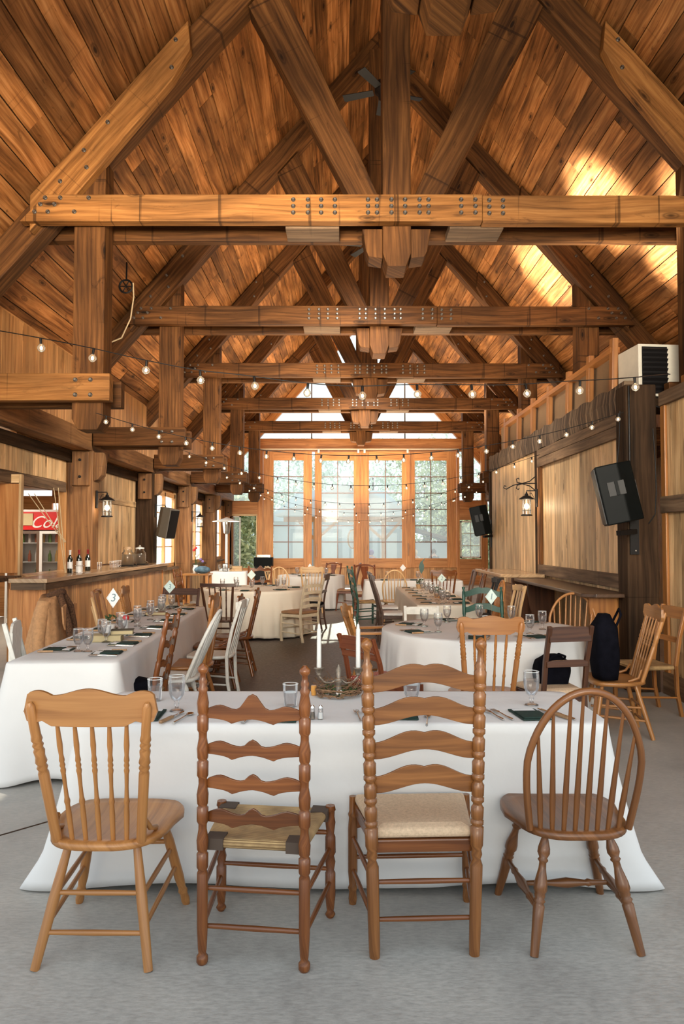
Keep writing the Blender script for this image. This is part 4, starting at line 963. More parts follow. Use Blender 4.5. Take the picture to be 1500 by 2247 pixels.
chair('bow', 2.05, 12.0, 86, 'dark bow-back chair on the wall side of the right long table', WAL, H=1.0, W=.40, group=RR_)
chair('vslat', 2.08, 11.2, 90, 'black slatted chair on the wall side, middle of the row', BLKM, H=1.0, W=.38, group=RR_)
chair('bow', 2.02, 10.4, 92, 'brown fan-back chair on the wall side of the right long table', OAK2, H=1.0, W=.40, group=RR_)
chair('vslat', 2.08, 9.7, 95, 'pale chair nearest us on the wall side of the right long table', PALE, H=.98, W=.38, group=RR_)
# ================================================================ TABLE SETTINGS
def lb(): return [(0, .0), (.001, .034), (.02, .034), (.035, .010), (.16, .007), (.24, .013), (.28, .009), (.33, .013), (.42, .027), (.60, .038), (.80, .041), (1, .037)]
def mk_goblet():
    t = thing('water_goblet', '', 'glass')
    G().lathe((0, 0, 0), (0, 0, .165), [(0, .031), (.03, .031), (.06, .010), (.14, .008), (.20, .013), (.24, .009), (.28, .014), (.34, .025), (.50, .036), (.72, .040), (.9, .039), (1, .037)], 16, cap=False).obj('bowl', GLS, t)
    G().lathe((0, 0, .050), (0, 0, .125), [(0, .008), (.1, .020), (.3, .031), (.6, .036), (1, .0385)], 16).obj('water', WATER, t)
    G().lathe((0, 0, 0), (0, 0, .006), [(0, .033), (.5, .034), (1, .026)], 16).obj('foot', GLS, t)
    G().tube([(.0372*cos(2*PI*k/16), .0372*sin(2*PI*k/16), .165) for k in range(16)], .0016, 5, True).obj('rim', GLSR, t)
    return t
GLSR = plain('glass_rim', (.72, .74, .72), .15, spec=.9)
def mk_tumbler():
    t = thing('tumbler', '', 'glass')
    G().lathe((0, 0, 0), (0, 0, .11), [(0, .030), (.05, .032), (1, .038)], 16, cap=False).obj('bowl', GLS, t)
    G().lathe((0, 0, .006), (0, 0, .07), [(0, .028), (1, .034)], 16).obj('water', WATER, t)
    G().tube([(.038*cos(2*PI*k/16), .038*sin(2*PI*k/16), .11) for k in range(16)], .0016, 5, True).obj('rim', GLSR, t)
    return t
def mk_napkin():
    t = thing('napkin', '', 'napkin')
    g = G(); g.prism([(-.066, -.10), (.066, -.105), (.068, .10), (-.064, .105)], 0, .007, 'xy'); g.obj('cloth_fold', NAP, t, bevel=.003)
    g = G(); g.prism([(-.060, -.095), (.060, -.10), (.062, .03), (-.058, .04)], .0075, .014, 'xy'); g.obj('top_fold', NAP, t, bevel=.003)
    g = G(); g.box(-.05, .052, .036, .088, .0075, .0095); g.obj('place_card', CARD, t)
    return t
def mk_fork():
    t = thing('fork', '', 'fork')
    g = G(); g.tube([(0, -.10, .003), (0, -.04, .004), (0, .03, .009)], [.006, .0035, .0035], 6); g.obj('handle', SILV, t)
    g = G(); g.prism([(-.004, .028), (.004, .028), (.012, .045), (.012, .055), (-.012, .055), (-.012, .045)], .006, .009, 'xy')
    for k in range(4): g.box(-.012+k*.0068, -.0085+k*.0068, .054, .098, .006, .0085, 'y')
    g.obj('tines', SILV, t); return t
def mk_knife():
    t = thing('knife', '', 'knife')
    G().beam((0, -.11, .008), (0, .0, .008), .017, .013).obj('handle', HWOOD, t, bevel=.004)
    G().prism([(-.008, 0), (.007, 0), (.008, .09), (.0, .115), (-.008, .1)], .006, .0085, 'xy').obj('blade', SILV, t)
    return t
def mk_spoon():
    t = thing('spoon', '', 'spoon')
    G().tube([(0, -.10, .003), (0, -.03, .005), (0, .04, .008)], [.006, .003, .003], 6).obj('handle', SILV, t)
    q = G(); q.lathe((0, .04, .006), (0, .095, .006), [(0, .003), (.3, .015), (.6, .017), (.9, .010), (1, .001)], 10); o = q.obj('bowl', SILV, t); o.scale = (1, 1, .4); o.location = (0, 0, .004)
    return t
PR = {}
MK = dict(goblet=mk_goblet, tumbler=mk_tumbler, napkin=mk_napkin, fork=mk_fork, knife=mk_knife, spoon=mk_spoon)
def use(k, x, y, rz, label, group=None, z=TH+.003):
    if k not in PR: PR[k] = MK[k](); o = PR[k]
    else: o = dup(PR[k])
    for key in ('group',):
        if key in o.keys(): del o[key]
    o.location = (x, y, z); o.rotation_euler = (0, 0, R(rz)); tag(o, label)
    if group: o['group'] = group
    return o
def setting(x, y, rz, d, grp, full=2, gl=(.09, .30), j=0):
    c, s = cos(R(rz)), sin(R(rz))
    def P(a, b_): return x+a*c-b_*s, y+a*s+b_*c
    rr = lambda: random.uniform(-6, 6)
    use('napkin', *P(0, .135), rz+rr(), 'green napkin with white card, '+d, 'napkins '+grp)
    use('knife', *P(.105, .13), rz+rr(), 'wood-handled knife, '+d, 'knives '+grp)
    if full > 0: use('fork', *P(-.105, .13), rz+rr(), 'inner silver fork, '+d, 'forks '+grp)
    if full > 1: use('fork', *P(-.14, .13), rz+rr(), 'outer silver fork, '+d, 'forks '+grp)
    use('goblet', *P(gl[0]+random.uniform(-.02, .02), gl[1]), 0, 'stemmed water glass, '+d, 'water glasses '+grp)
ORD = ['first', 'second', 'third', 'fourth', 'fifth', 'sixth', 'seventh']
# foreground table
fd = ['before the honey oak press-back chair', 'before the red-brown ladder-back chair', 'before the tallest ladder-back chair', 'before the bow-back windsor chair']
for (k, x, y, r_), lab in zip([
    ('goblet', -.79, 3.52, 0), ('tumbler', -.95, 3.74, 0), ('napkin', -.90, 3.42, 3), ('knife', -.775, 3.37, -16), ('spoon', -.725, 3.37, -14),
    ('fork', -.455, 3.38, 6), ('fork', -.42, 3.38, -10), ('napkin', -.27, 3.39, 0), ('tumbler', -.253, 3.61, 0),
    ('fork', .075, 3.41, 6), ('fork', .118, 3.41, 8), ('goblet', .333, 3.52, 0), ('napkin', .285, 3.44, -2), ('spoon', .385, 3.33, -8),
    ('fork', .705, 3.43, 16), ('fork', .745, 3.43, 18), ('goblet', .937, 3.64, 0), ('napkin', .87, 3.43, 8), ('knife', .985, 3.44, 24), ('spoon', 1.02, 3.43, 22)],
    ['stemmed water glass '+fd[0], 'plain tumbler behind the crest of the honey oak chair', 'dark green napkin half hidden by the crest of the honey oak chair', 'wood-handled knife '+fd[0], 'silver spoon '+fd[0],
     'left silver fork '+fd[1], 'right silver fork '+fd[1], 'dark green napkin with white card '+fd[1], 'tumbler of water behind the crest of the red-brown chair',
     'left silver fork '+fd[2], 'right silver fork '+fd[2], 'stemmed water glass half behind the top slat of the tallest chair', 'dark green napkin behind the slats of the tallest chair', 'silver spoon behind the slats of the tallest chair',
     'left silver fork '+fd[3], 'right silver fork '+fd[3], 'stemmed water glass '+fd[3], 'dark green napkin with white card '+fd[3], 'wood-handled knife '+fd[3], 'silver spoon '+fd[3]]):
    use(k, x, y, r_, lab)
def shaker(x, y, dark):
    t = thing('shaker', 'small glass %s shaker beside the red-brown chair post' % ('pepper' if dark else 'salt'), 'shaker', (x, y, TH+.003))
    G().lathe((0, 0, 0), (0, 0, .045), [(0, .014), (.9, .012), (1, .010)], 10).obj('glass_body', GLS, t)
    G().lathe((0, 0, .002), (0, 0, .03), [(0, .012), (1, .011)], 10).obj('contents', PEW if dark else CARD, t)
    G().lathe((0, 0, .045), (0, 0, .062), [(0, .011), (.6, .011), (1, .005)], 10).obj('cap', SILV, t)
shaker(-.135, 3.36, True); shaker(-.098, 3.36, False)
# candelabra set in a twig wreath
t = thing('candelabra', 'old pewter two-arm candelabra in the twig wreath with white candles', 'candelabra', (-.018, 3.87, TH+.003))
G().lathe((0, 0, .004), (0, 0, .16), [(0, .05), (.08, .045), (.14, .018), (.35, .012), (.45, .024), (.55, .010), (.8, .016), (.9, .008), (1, .003)], 14).obj('stem', PEW, t)
for s in (-1, 1):
    pts = [(s*.005, 0, .085), (s*.04, 0, .062), (s*.075, 0, .068), (s*.10, 0, .095), (s*.103, 0, .112)]
    G().tube(pts, .006, 8).obj('arm', PEW, t)
    G().lathe((s*.103, 0, .10), (s*.103, 0, .145), [(0, .006), (.2, .015), (.3, .010), (.45, .018), (.8, .021), (.85, .028), (1, .027)], 14).obj('candle_cup', PEW, t)
    c_ = thing('candle', 'white taper candle on the %s arm of the pewter candelabra' % ('left' if s < 0 else 'right'), 'candle', (-.018+s*.103, 3.87, TH+.003+.138), 0, 'taper candles')
    G().lathe((0, 0, 0), (0, 0, .235), [(0, .0125), (.88, .0115), (.89, .0085), (.97, .007), (1, .003)], 12).obj('wax', WAX, c_)
    G().lathe((0, 0, .234), (0, 0, .243), [(0, .001), (1, .001)], 5).obj('wick', WAX, c_)
t = thing('twig_wreath', 'twig nest wreath with moss and tiny eggs round the candelabra', 'wreath', (-.018, 3.85, TH+.003))
g = G(); rr = random.Random(4)
for k in range(46):
    a0 = rr.uniform(0, 2*PI); r_ = rr.uniform(.085, .115); L_ = rr.uniform(.8, 1.8); z0 = rr.uniform(.006, .04); 
    g.tube([(r_*cos(a0+L_*i/7)*1.05+rr.uniform(-.006, .006), r_*sin(a0+L_*i/7)*.9, z0+rr.uniform(-.004, .006)+.002) for i in range(8)], rr.uniform(.0016, .004), 5)
for k in range(26):
    a0 = rr.uniform(0, 2*PI); r_ = .10; z0 = .045
    g.tube([(r_*cos(a0), r_*.85*sin(a0), z0), (r_*cos(a0)*1.1+rr.uniform(-.05, .05), r_*sin(a0), z0+rr.uniform(.02, .05)), (r_*cos(a0+.9)+rr.uniform(-.04, .04), r_*sin(a0+.9), z0+rr.uniform(.0, .08))], .0016, 4)
g.obj('twigs', TWIG, t)
g = G()
for k in range(260):
    a0 = rr.uniform(0, 2*PI); r_ = rr.uniform(.05, .105); x, y, z = r_*cos(a0), r_*.85*sin(a0), rr.uniform(.008, .04)
    q = [Vector((rr.uniform(-.012, .012), rr.uniform(-.012, .012), rr.uniform(-.006, .012))) for _ in range(3)]
    g.add([Vector((x, y, z))+v for v in q], [(0, 1, 2)], [(0, 0)]*3)
g.obj('moss', MOSS, t)['kind'] = 'stuff'
for x, y in ((-.005, -.085), (.012, -.082)): G().ball((x, y, .035), .009, 8, 6, 1.3).obj('egg', WCERA, t)
t = thing('tea_light_jar', 'tiny amber glass votive beside the left of the twig wreath', 'votive', (-.148, 3.87, TH+.003))
G().lathe((0, 0, 0), (0, 0, .05), [(0, .013), (.5, .017), (1, .015)], 10).obj('glass', plain('amber_glass', (.6, .28, .06), .2), t)
t = thing('greenery_sprig', 'small sprig with teal leaves to the right of the twig wreath', 'sprig', (.098, 3.95, TH+.003))
g = G()
for k in range(14): a = k*.9; g.add([(0, 0, .01+k*.003), (.022*cos(a), .022*sin(a), .02+k*.003), (.018*cos(a+.5), .018*sin(a+.5), .012+k*.003)], [(0, 1, 2)], [(0, 0)]*3)
g.obj('leaves', GREEN, t)
# left long table
def onL(tb, lx, ly):
    a = R(tb[5]); return tb[1]+lx*cos(a)-ly*sin(a), tb[2]+lx*sin(a)+ly*cos(a)
T1_ = TB[1]
for i, ly in enumerate((-1.70, -1.22, -.70, -.15, .42, 1.0, 1.62)):
    setting(*onL(T1_, .335, ly), 90+2.7, '%s setting from us, aisle side of bar table' % ORD[i], 'on the aisle side of the bar table')
for i, ly in enumerate((-1.52, -.90, -.30, .35, .95, 1.55)):
    setting(*onL(T1_, -.335, ly), -90+2.7, '%s setting from us, wall side of bar table' % ORD[i], 'on the wall side of the bar table')
setting(*onL(T1_, 0, 2.03), 182, 'at the far end of the bar table', 'at the far end of the bar table', 1)
def book(x, y, rz, w_, d_, h_, z, mat, label):
    t = thing('book', label, 'book', (x, y, z), rz)
    g = G(); g.box(-w_/2, w_/2, -d_/2, d_/2, 0, .003).box(-w_/2, w_/2, -d_/2, d_/2, h_-.003, h_).box(-w_/2, -w_/2+.003, -d_/2, d_/2, 0, h_); g.obj('cover', mat, t)
    G().box(-w_/2+.004, w_/2-.006, -d_/2+.004, d_/2-.004, .0035, h_-.0035).obj('pages', PAPER, t)
DKB = plain('old_book_cover', (.10, .09, .06), .7, noise=.3)
book(-1.90, 5.95, 8, .24, .17, .05, TH+.003, PAPER, 'thick pale book lying on the bar table'); book(-1.79, 5.98, 12, .18, .14, .035, TH+.054, DKB, 'dark bound book on top of the pale book')
book(-2.02, 8.0, 4, .22, .16, .035, TH+.003, RED, 'reddish book lying far along the bar table')
def pot(x, y, r_, h_, mat, label, z=TH+.003, name='flower_pot', pl=True):
    t = thing(name, label, 'pot', (x, y, z))
    G().lathe((0, 0, 0), (0, 0, h_), [(0, r_*.7), (.1, r_*.78), (.9, r_), (1, r_*1.05)], 14, cap=True).obj('pot_body', mat, t)
    if pl:
        g = G(); q = random.Random(int(x*100)); 
        for k in range(26):
            a = q.uniform(0, 6.28); r2 = q.uniform(0, r_); zz = h_+q.uniform(0, r_*1.2)
            g.add([(r2*cos(a), r2*sin(a), zz), (r2*cos(a)+q.uniform(-.03, .03), r2*sin(a)+.01, zz+.03), (r2*cos(a)+.02, r2*sin(a)-.015, zz+.02)], [(0, 1, 2)], [(0, 0)]*3)
        g.obj('leaves', MOSS, t)
pot(-2.05, 6.45, .055, .075, WCERA, 'white cup planter behind the books on the bar table')
t = thing('candle', 'short cream candle with a red top beside the white cup planter', 'candle', (-1.93, 6.55, TH+.003)); G().lathe((0, 0, 0), (0, 0, .10), [(0, .022), (1, .022)], 12).obj('wax', WAX, t); G().ball((0, 0, .12), .03, 10, 8, .9).obj('red_top', REDP, t)
t = thing('votive_cup', 'round stone votive cup far along the bar table', 'votive', (-2.08, 8.45, TH+.003)); G().lathe((0, 0, 0), (0, 0, .09), [(0, .03), (.4, .048), (.8, .046), (1, .035)], 14).obj('cup', plain('stone', (.42, .40, .30), .7), t)
def card(x, y, z, w_, h_, mat, s, label, tilt=0):
    t = thing('table_card', label, 'table card', (x, y, TH+.003), tilt)
    G().lathe((0, 0, 0), (0, 0, z-TH-.003-h_*.4), [(0, .002), (1, .002)], 5).obj('wire_stem', TWIG, t)
    G().lathe((0, 0, 0), (0, 0, .006), [(0, .03), (1, .028)], 12).obj('base', TWIG, t)
    zc = z-TH-.003
    c_ = G().prism([(-w_/2, zc), (0, zc-h_/2), (w_/2, zc), (0, zc+h_/2)], -.0015, .0015, 'xz').obj('card', mat, t)
    b_ = G(); q = [(-w_*.44, zc), (0, zc-h_*.44), (w_*.44, zc), (0, zc+h_*.44)]
    b_.tube([(a, -.003, b__) for a, b__ in q], .0009, 4, True); b_.obj('border_line', INK, c_)
    if s: text(s, h_*.55, (0, -.003, zc), (R(90), 0, 0), INK, c_, 'numeral', shear=.15, ex=.0005)
card(-2.15, 6.88, 1.035, .125, .19, CARD, '3', 'white diamond card with a 3 on the bar table'); card(-2.03, 8.62, 1.03, .145, .155, CARDM, '3', 'mint diamond card with a 3 at the far end of the bar table', -10)
card(1.43, 7.02, 1.036, .115, .15, CARDM, '1', 'mint diamond card on the big round table'); card(1.69, 12.4, .93, .145, .16, CARDM, '2', 'mint diamond card on the right long table')
card(1.25, 15.0, 1.01, .125, .15, CARD, '', 'small white diamond card on the far right cross table'); card(-.75, 17.1, .97, .09, .13, CARD, '', 'small white diamond card on the far round table')
card(-1.56, 12.6, .98, .15, .17, CARDM, '', 'pale diamond card on the beige round table', 15)
# big round table
RD = ['nearest the golden front press-back chair', 'by the dark walnut chair', 'by the chair with the black bag', 'by the wide bow-back windsor', 'by the green ladder-back chair', 'by the low white chair', 'by the armed oak chair', 'by the red-seated chair']
for i, a in enumerate((-105, -62, -22, 38, 72, 108, 158, 205)):
    x = TB[2][1]+.83*cos(R(a)); y = TB[2][2]+.83*sin(R(a)); setting(x, y, a+90, 'big round table, '+RD[i], 'on the big round table')
pot(1.40, 6.75, .045, .07, plain('jute_votive', (.45, .38, .22), .8), 'small jute-wrapped votive in the middle of the big round table', pl=False, name='votive_cup')
pot(1.55, 6.80, .06, .07, GLS, 'clear bowl of red berries in the middle of the big round table', pl=False, name='berry_bowl')
G().ball((1.55, 6.80, TH+.04), .028, 8, 6).obj('berry_cluster', REDP); tag(bpy.data.objects['berry_cluster'], 'red berries inside the clear bowl on the big round table', 'berries')
# beige round table, far round table, right tables
for i, a in enumerate((-95, -45, 10, 70, 125, 185, 235)):
    setting(TB[3][1]+.82*cos(R(a)), TB[3][2]+.82*sin(R(a)), a+90, 'place %s round from the front, beige round table' % ['one', 'two', 'three', 'four', 'five', 'six', 'seven'][i], 'on the beige round table', 0)
for i, a in enumerate((-110, -35, 45, 140)):
    setting(TB[4][1]+.68*cos(R(a)), TB[4][2]+.68*sin(R(a)), a+90, 'place %s round from the front, far round table' % ['one', 'two', 'three', 'four'][i], 'on the far round table', 0)
for i, ly in enumerate((-1.55, -.98, -.4, .2, .8, 1.4)):
    setting(TB[5][1]-.345, TB[5][2]+ly, -90, '%s setting from us, aisle side, right long table' % ORD[i], 'on the aisle side of the right long table', 0)
    setting(TB[5][1]+.345, TB[5][2]+ly, 90, '%s setting from us, wall side, right long table' % ORD[i], 'on the wall side of the right long table', 0)
for i, lx in enumerate((-.6, 0, .6)):
    setting(TB[6][1]+lx, TB[6][2]-.36, 0, '%s setting from left, far right cross table' % ORD[i], 'on the far right cross table', 0)
pot(1.30, 12.3, .06, .07, BRD, 'wooden planter among the glasses of the right long table'); pot(1.35, 10.3, .06, .06, BRD2, 'little wooden planter near the middle of the right long table')
t = thing('leaf_vase', 'slim vase with teal feathery leaf on the far right tables', 'vase', (1.62, 14.95, TH+.003))
G().lathe((0, 0, 0), (0, 0, .14), [(0, .03), (.5, .035), (.8, .014), (1, .018)], 10).obj('vase_body', GLS, t)
g = G(); g.prism([(0, .12), (.05, .2), (.06, .29), (.03, .36), (.09, .46), (-.02, .36), (-.05, .27), (-.03, .18)], -.003, .003, 'xz'); g.obj('leaf', GREEN, t)
# ================================================================ ON THE BAR
def wine(x, y, foil, label):
    t = thing('wine_bottle', label, 'bottle', (x, y, CT))
    G().lathe((0, 0, 0), (0, 0, .31), [(0, .034), (.03, .037), (.58, .037), (.66, .032), (.74, .016), (.97, .0135), (.98, .016), (1, .015)], 14).obj('glass_body', WINEG, t)
    G().lathe((0, 0, .245), (0, 0, .312), [(0, .0158), (.7, .0160), (.75, .0175), (1, .0172)], 12).obj('foil', foil, t)
    G().lathe((0, 0, .06), (0, 0, .15), [(0, .0378), (1, .0378)], 14, cap=False).obj('paper_label', CARD, t)
wine(-3.74, 10.05, WHT, 'wine bottle with white capsule, left of three on the bar'); wine(-3.76, 10.45, FOIL, 'wine bottle with dark red capsule, middle of three on the bar'); wine(-3.74, 10.75, FOIL, 'wine bottle with red capsule, right of three on the bar')
t = thing('wire_basket', 'little white cup in a wire holder before the wine bottles', 'holder', (-3.58, 9.95, CT)); G().lathe((0, 0, 0), (0, 0, .09), [(0, .04), (1, .042)], 14).obj('cup', WCERA, t)
for z in (.01, .10): G().tube([(-.07, -.06, z), (.07, -.06, z), (.07, .06, z), (-.07, .06, z)], .003, 5, True).obj('wire', STEEL, t)
for x in (-.07, .07): G().tube([(x, -.06, .0), (x, -.06, .17)], .003, 5).obj('wire', STEEL, t)
for i, y in enumerate((11.15, 11.75, 11.9, 12.02, 12.14)):
    o = thing('bar_glass', 'empty clear glass standing on the bar, %s from the hatch' % ORD[i], 'glass', (-3.70, y, CT), 0, 'empty glasses on the bar')
    G().lathe((0, 0, 0), (0, 0, .11), [(0, .03), (1, .036)], 12, cap=False).obj('glass_wall', GLS, o); G().tube([(.036*cos(2*PI*k/12), .036*sin(2*PI*k/12), .11) for k in range(12)], .0016, 4, True).obj('rim', GLSR, o)
def jar(x, y, lid, label):
    t = thing('drink_dispenser', label, 'dispenser', (x, y, CT))
    G().box(-.13, .13, -.14, .14, .0, .02).obj('tray', BLKM, t)
    G().lathe((0, 0, .02), (0, 0, .29), [(0, .09), (.04, .105), (.75, .105), (.88, .075), (1, .075)], 20, cap=False).obj('glass_body', GLS, t)
    G().lathe((0, 0, .024), (0, 0, .20), [(0, .088), (.05, .1), (1, .1)], 20).obj('drink', JARL, t)
    G().lathe((0, 0, .29), (0, 0, .33), [(0, .078), (.5, .08), (.6, .05), (1, .02)] if lid else [(0, .08), (.4, .08), (.5, .075), (1, .07)], 16).obj('lid', GLSR if lid else CTOP, t)
    if lid: G().ball((0, 0, .345), .018, 10, 8).obj('knob', STEEL, t)
    G().tube([(.10, -.03, .06), (.15, -.05, .06), (.165, -.055, .035)], .009, 6).obj('spigot', STEEL, t)
jar(-3.68, 12.55, False, 'cloudy glass drink dispenser with flat lid on the bar'); jar(-3.68, 13.30, True, 'glass drink dispenser with domed lid and knob on the bar')
for i, (a, b_) in enumerate((((-4.18, 9.7, 2.2), (-3.74, 9.85, 1.55)), ((-4.1, 9.7, 2.2), (-3.73, 9.86, 1.55)), ((-3.8, 9.75, 2.28), (-3.72, 9.86, 1.14)), ((-3.86, 9.75, 2.28), (-3.73, 9.85, 1.14)))):
    o = G().tube([a, ((a[0]+b_[0])/2, (a[1]+b_[1])/2, (a[2]+b_[2])/2-.01), b_], .006, 6).obj('hanging_rope', ROPE); tag(o, ['slanting pale rope crossing the serving hatch, upper', 'slanting pale rope crossing the serving hatch, lower', 'upright pale rope at the right of the serving hatch', 'upright pale rope just left of the other upright one'][i], 'rope', 'ropes in the serving hatch')
# ================================================================ LIGHTS AND FIXTURES
def lantern(x, y, z, rz, label, arm=.22, real=True):
    t = thing('wall_lantern', label, 'lantern', (x, y, z), rz)
    def L(nm, z0, z1, p, m_=BLKM): return G().lathe((0, 0, z0), (0, 0, z1), p, 12).obj(nm, m_, t)
    L('roof', .10, .22, [(0, .12), (.1, .115), (.45, .05), (.5, .03), (.7, .028), (.8, .012), (1, .012)]); L('base_plate', -.16, -.135, [(0, .09), (.5, .09), (1, .075)])
    G().lathe((0, 0, -.135), (0, 0, .10), [(0, .066), (1, .066)], 16, cap=False).obj('glass_cylinder', GLS, t)
    g = G()
    for k in range(4): a = PI/4+k*PI/2; g.tube([(.072*cos(a), .072*sin(a), -.14), (.072*cos(a), .072*sin(a), .11)], .004, 5)
    for zz in (-.075,): g.tube([(.072*cos(2*PI*k/16), .072*sin(2*PI*k/16), zz) for k in range(16)], .003, 4, True)
    g.obj('cage', BLKM, t); G().ball((0, 0, -.01), .036, 10, 8, 1.2).obj('bulb', LANT, t)
    G().tube([(0, 0, .21), (0, 0, .235), (arm, 0, .235)], .008, 6).obj('arm', BLKM, t)
    G().box(arm, arm+.02, -.035, .035, -.02, .26).obj('back_plate', BLKM, t, bevel=.004)
    G().tube([(.05, 0, .19), (arm*.5, 0, .2), (arm*.8, 0, .12), (arm, 0, .04)], .004, 5).obj('scroll', BLKM, t)
    if real: l = lamp('lantern_light', 'POINT', (x, y, z-.01), (0, 0, 0), 9, (1, .74, .45), shadow_soft_size=.05)
lantern(-3.70, 11.48, 2.10, 180, 'black lantern hanging on the post above the wine bottles', .15)
lantern(-3.66, 15.12, 2.07, 180, 'black lantern beside the left loudspeaker', .19)
lantern(-3.66, 18.8, 2.07, 180, 'black lantern on the post between the left windows', .19)
lantern(2.90, 11.45, 2.12, 0, 'black lantern on the right partition under the iron scroll', .15)
t = thing('iron_scroll', 'black wrought-iron scroll bracket above the right lantern', 'bracket', (3.055, 11.46, 2.47))
for pts in ([(0, 0, .12), (-.10, 0, .035), (-.22, 0, .0), (-.30, 0, .02), (-.31, 0, .07), (-.28, 0, .085), (-.265, 0, .065)], [(0, 0, -.12), (-.10, 0, -.04), (-.22, 0, -.005), (-.30, 0, -.03), (-.31, 0, -.08), (-.28, 0, -.095), (-.265, 0, -.075)], [(0, 0, 0), (-.25, 0, 0), (-.36, 0, -.03), (-.47, 0, -.09), (-.51, 0, -.07), (-.5, 0, -.035), (-.47, 0, -.045)]):
    G().tube(pts, .008, 6).obj('scroll_bar', BLKM, t)
def speaker(x, y, z, rz, tilt, w_, h_, d_, label, s=1, mat=BLACK):
    t = thing('loudspeaker', label, 'loudspeaker', (x, y, z), rz)
    b_ = G(); b_.prism([(-w_/2, -d_*.5), (w_/2, -d_*.5), (w_/2, d_*.1), (w_*.25, d_*.5), (-w_*.25, d_*.5), (-w_/2, d_*.1)], -h_/2, h_/2, 'xy', (1, 0)); c_ = b_.obj('cabinet', mat, t, bevel=.012); c_.rotation_euler = (R(tilt), 0, 0)
    G().box(w_/2+.001, w_/2+.012, -.10, .06, -.02, .12).obj('side_recess', BLKM, c_); G().box(w_/2+.012, w_/2+.03, -.03, .0, -.02, .12).obj('side_handle', BLACK, c_)
    gq = G().box(-w_/2+.02, w_/2-.02, -d_*.5-.012, -d_*.5-.002, -h_/2+.02, h_/2-.02).obj('grille', BLKM, c_)
    G().box(-.02, .02, d_*.5+.002, d_*.5+.012, -.09, .09).obj('handle', BLKM, c_)
    for zz in (-.09, .09): G().box(-.07, .07, d_*.5-.002, d_*.5+.004, zz-.012, zz+.012).obj('recess_edge', BLKM, c_)
    return t
speaker(2.80, 7.40, 2.05, -104, 12, .36, .60, .36, 'big black loudspeaker tilted on the massive dark post at right'); speaker(2.86, 15.0, 1.98, -104, 12, .36, .60, .34, 'black loudspeaker on the far end of the right partition'); speaker(-3.56, 14.8, 1.93, 66, 12, .30, .60, .32, 'grey-fronted loudspeaker between lantern and first left window', mat=plain('grey_plastic', (.10, .09, .075), .4))
for x, y, ll in ((3.05, 7.589, 'black steel bracket strip under the near right loudspeaker'), (3.14, 15.169, 'black steel bracket strip under the far right loudspeaker')):
    t = thing('speaker_bracket', ll, 'bracket', (x, y, 1.55)); G().box(-.05, .04, 0, .03, -.12, .45, 'z').obj('plate', BLKM, t); G().beam((-.01, -.02, .12), (-.22, -.12, .10), .06, .05).obj('arm', BLKM, t)
    for z in (-.08, .30): G().lathe((0, -.001, z), (0, -.01, z), [(0, .008), (1, .008)], 8).obj('screw', STEEL, t)
o = G().tube([(3.01, 7.606, 3.2), (3.01, 7.606, 2.9), (3.01, 7.606, 2.3)], .012, 6).obj('conduit', BLKM); tag(o, 'thin black conduit running down the massive dark post', 'conduit')
for i, pts in enumerate(([(2.95, 7.7, 2.95), (2.93, 7.68, 2.6), (2.9, 7.66, 2.4), (2.92, 7.64, 2.2)], [(3.26, 7.612, 2.75), (3.28, 7.612, 2.4), (3.285, 7.612, 2.1), (3.27, 7.612, 1.85), (3.2, 7.612, 1.75)])):
    o = G().tube(pts, .006, 5).obj('cable', BLKM); tag(o, ['thin cable hanging down to the near right loudspeaker', 'loose cable down the right edge of the massive dark post'][i], 'cable')
# string lights
def string(pts, br, sp, sock, label, off=.5):
    t = thing('string_light', label, 'string lights', (0, 0, 0), 0)
    P_ = [Vector(p) for p in pts]; sm = []
    for i in range(len(P_)-1):
        p0 = P_[max(i-1, 0)]; p1 = P_[i]; p2 = P_[i+1]; p3 = P_[min(i+2, len(P_)-1)]
        for k in range(8):
            u = k/8; sm.append(.5*((2*p1)+(-p0+p2)*u+(2*p0-5*p1+4*p2-p3)*u*u+(-p0+3*p1-3*p2+p3)*u**3))
    sm.append(P_[-1]); G().tube(sm, .0055 if br > .03 else .004, 5).obj('wire', BLKM, t)
    d = 0; nxt = sp*off; first = None
    for i in range(len(sm)-1):
        L_ = (sm[i+1]-sm[i]).length
        while d+L_ >= nxt:
            p = sm[i].lerp(sm[i+1], (nxt-d)/L_); nxt += sp
            if first is None:
                first = G().lathe((0, 0, -sock-.004), (0, 0, -sock-.004-br*2.1), [(0, br*.35), (.12, br*.55), (.3, br*.9), (.5, br), (.75, br*.82), (.92, br*.45), (1, .001)], 14, cap=False).obj('bulb', BULBG, t)
                G().lathe((0, 0, .004), (0, 0, -sock-.006), [(0, .010), (.2, .014 if br > .03 else .010), (1, .013 if br > .03 else .010)], 8).obj('socket', BLKM, first)
                G().ball((0, 0, -sock-.004-br*1.05), br*.36, 8, 6, 1.3).obj('filament', FIL, first); b_ = first
            else: b_ = dup(first, t)
            b_.location = p; b_.rotation_euler = (random.uniform(-.12, .12), random.uniform(-.12, .12), 0)
        d += L_
    return t
s1 = [(-3.505, 3.719), (-3.106, 3.648), (-2.554, 3.539), (-2.039, 3.422), (-1.497, 3.318), (-.97, 3.257), (-.433, 3.187), (.098, 3.149), (.643, 3.163), (1.174, 3.163), (1.724, 3.163), (2.246, 3.196), (2.792, 3.224), (3.347, 3.271)]
string([(x, 7.38, z) for x, z in s1], .041, .555, .055, 'nearest string of large globe bulbs swagged right across the hall', .78)
def sag(x0, x1, y, z0, z1, dp, n=9, dy=0): return [(x0+(x1-x0)*k/n, y+dy*k/n, z0+(z1-z0)*k/n-dp*4*(k/n)*(1-k/n)) for k in range(n+1)]
string(sag(-2.56, 2.93, 7.54, 2.90, 2.91, .45), .025, .285, .03, 'string of small bulbs between the front left pendant and massive right post', .4)
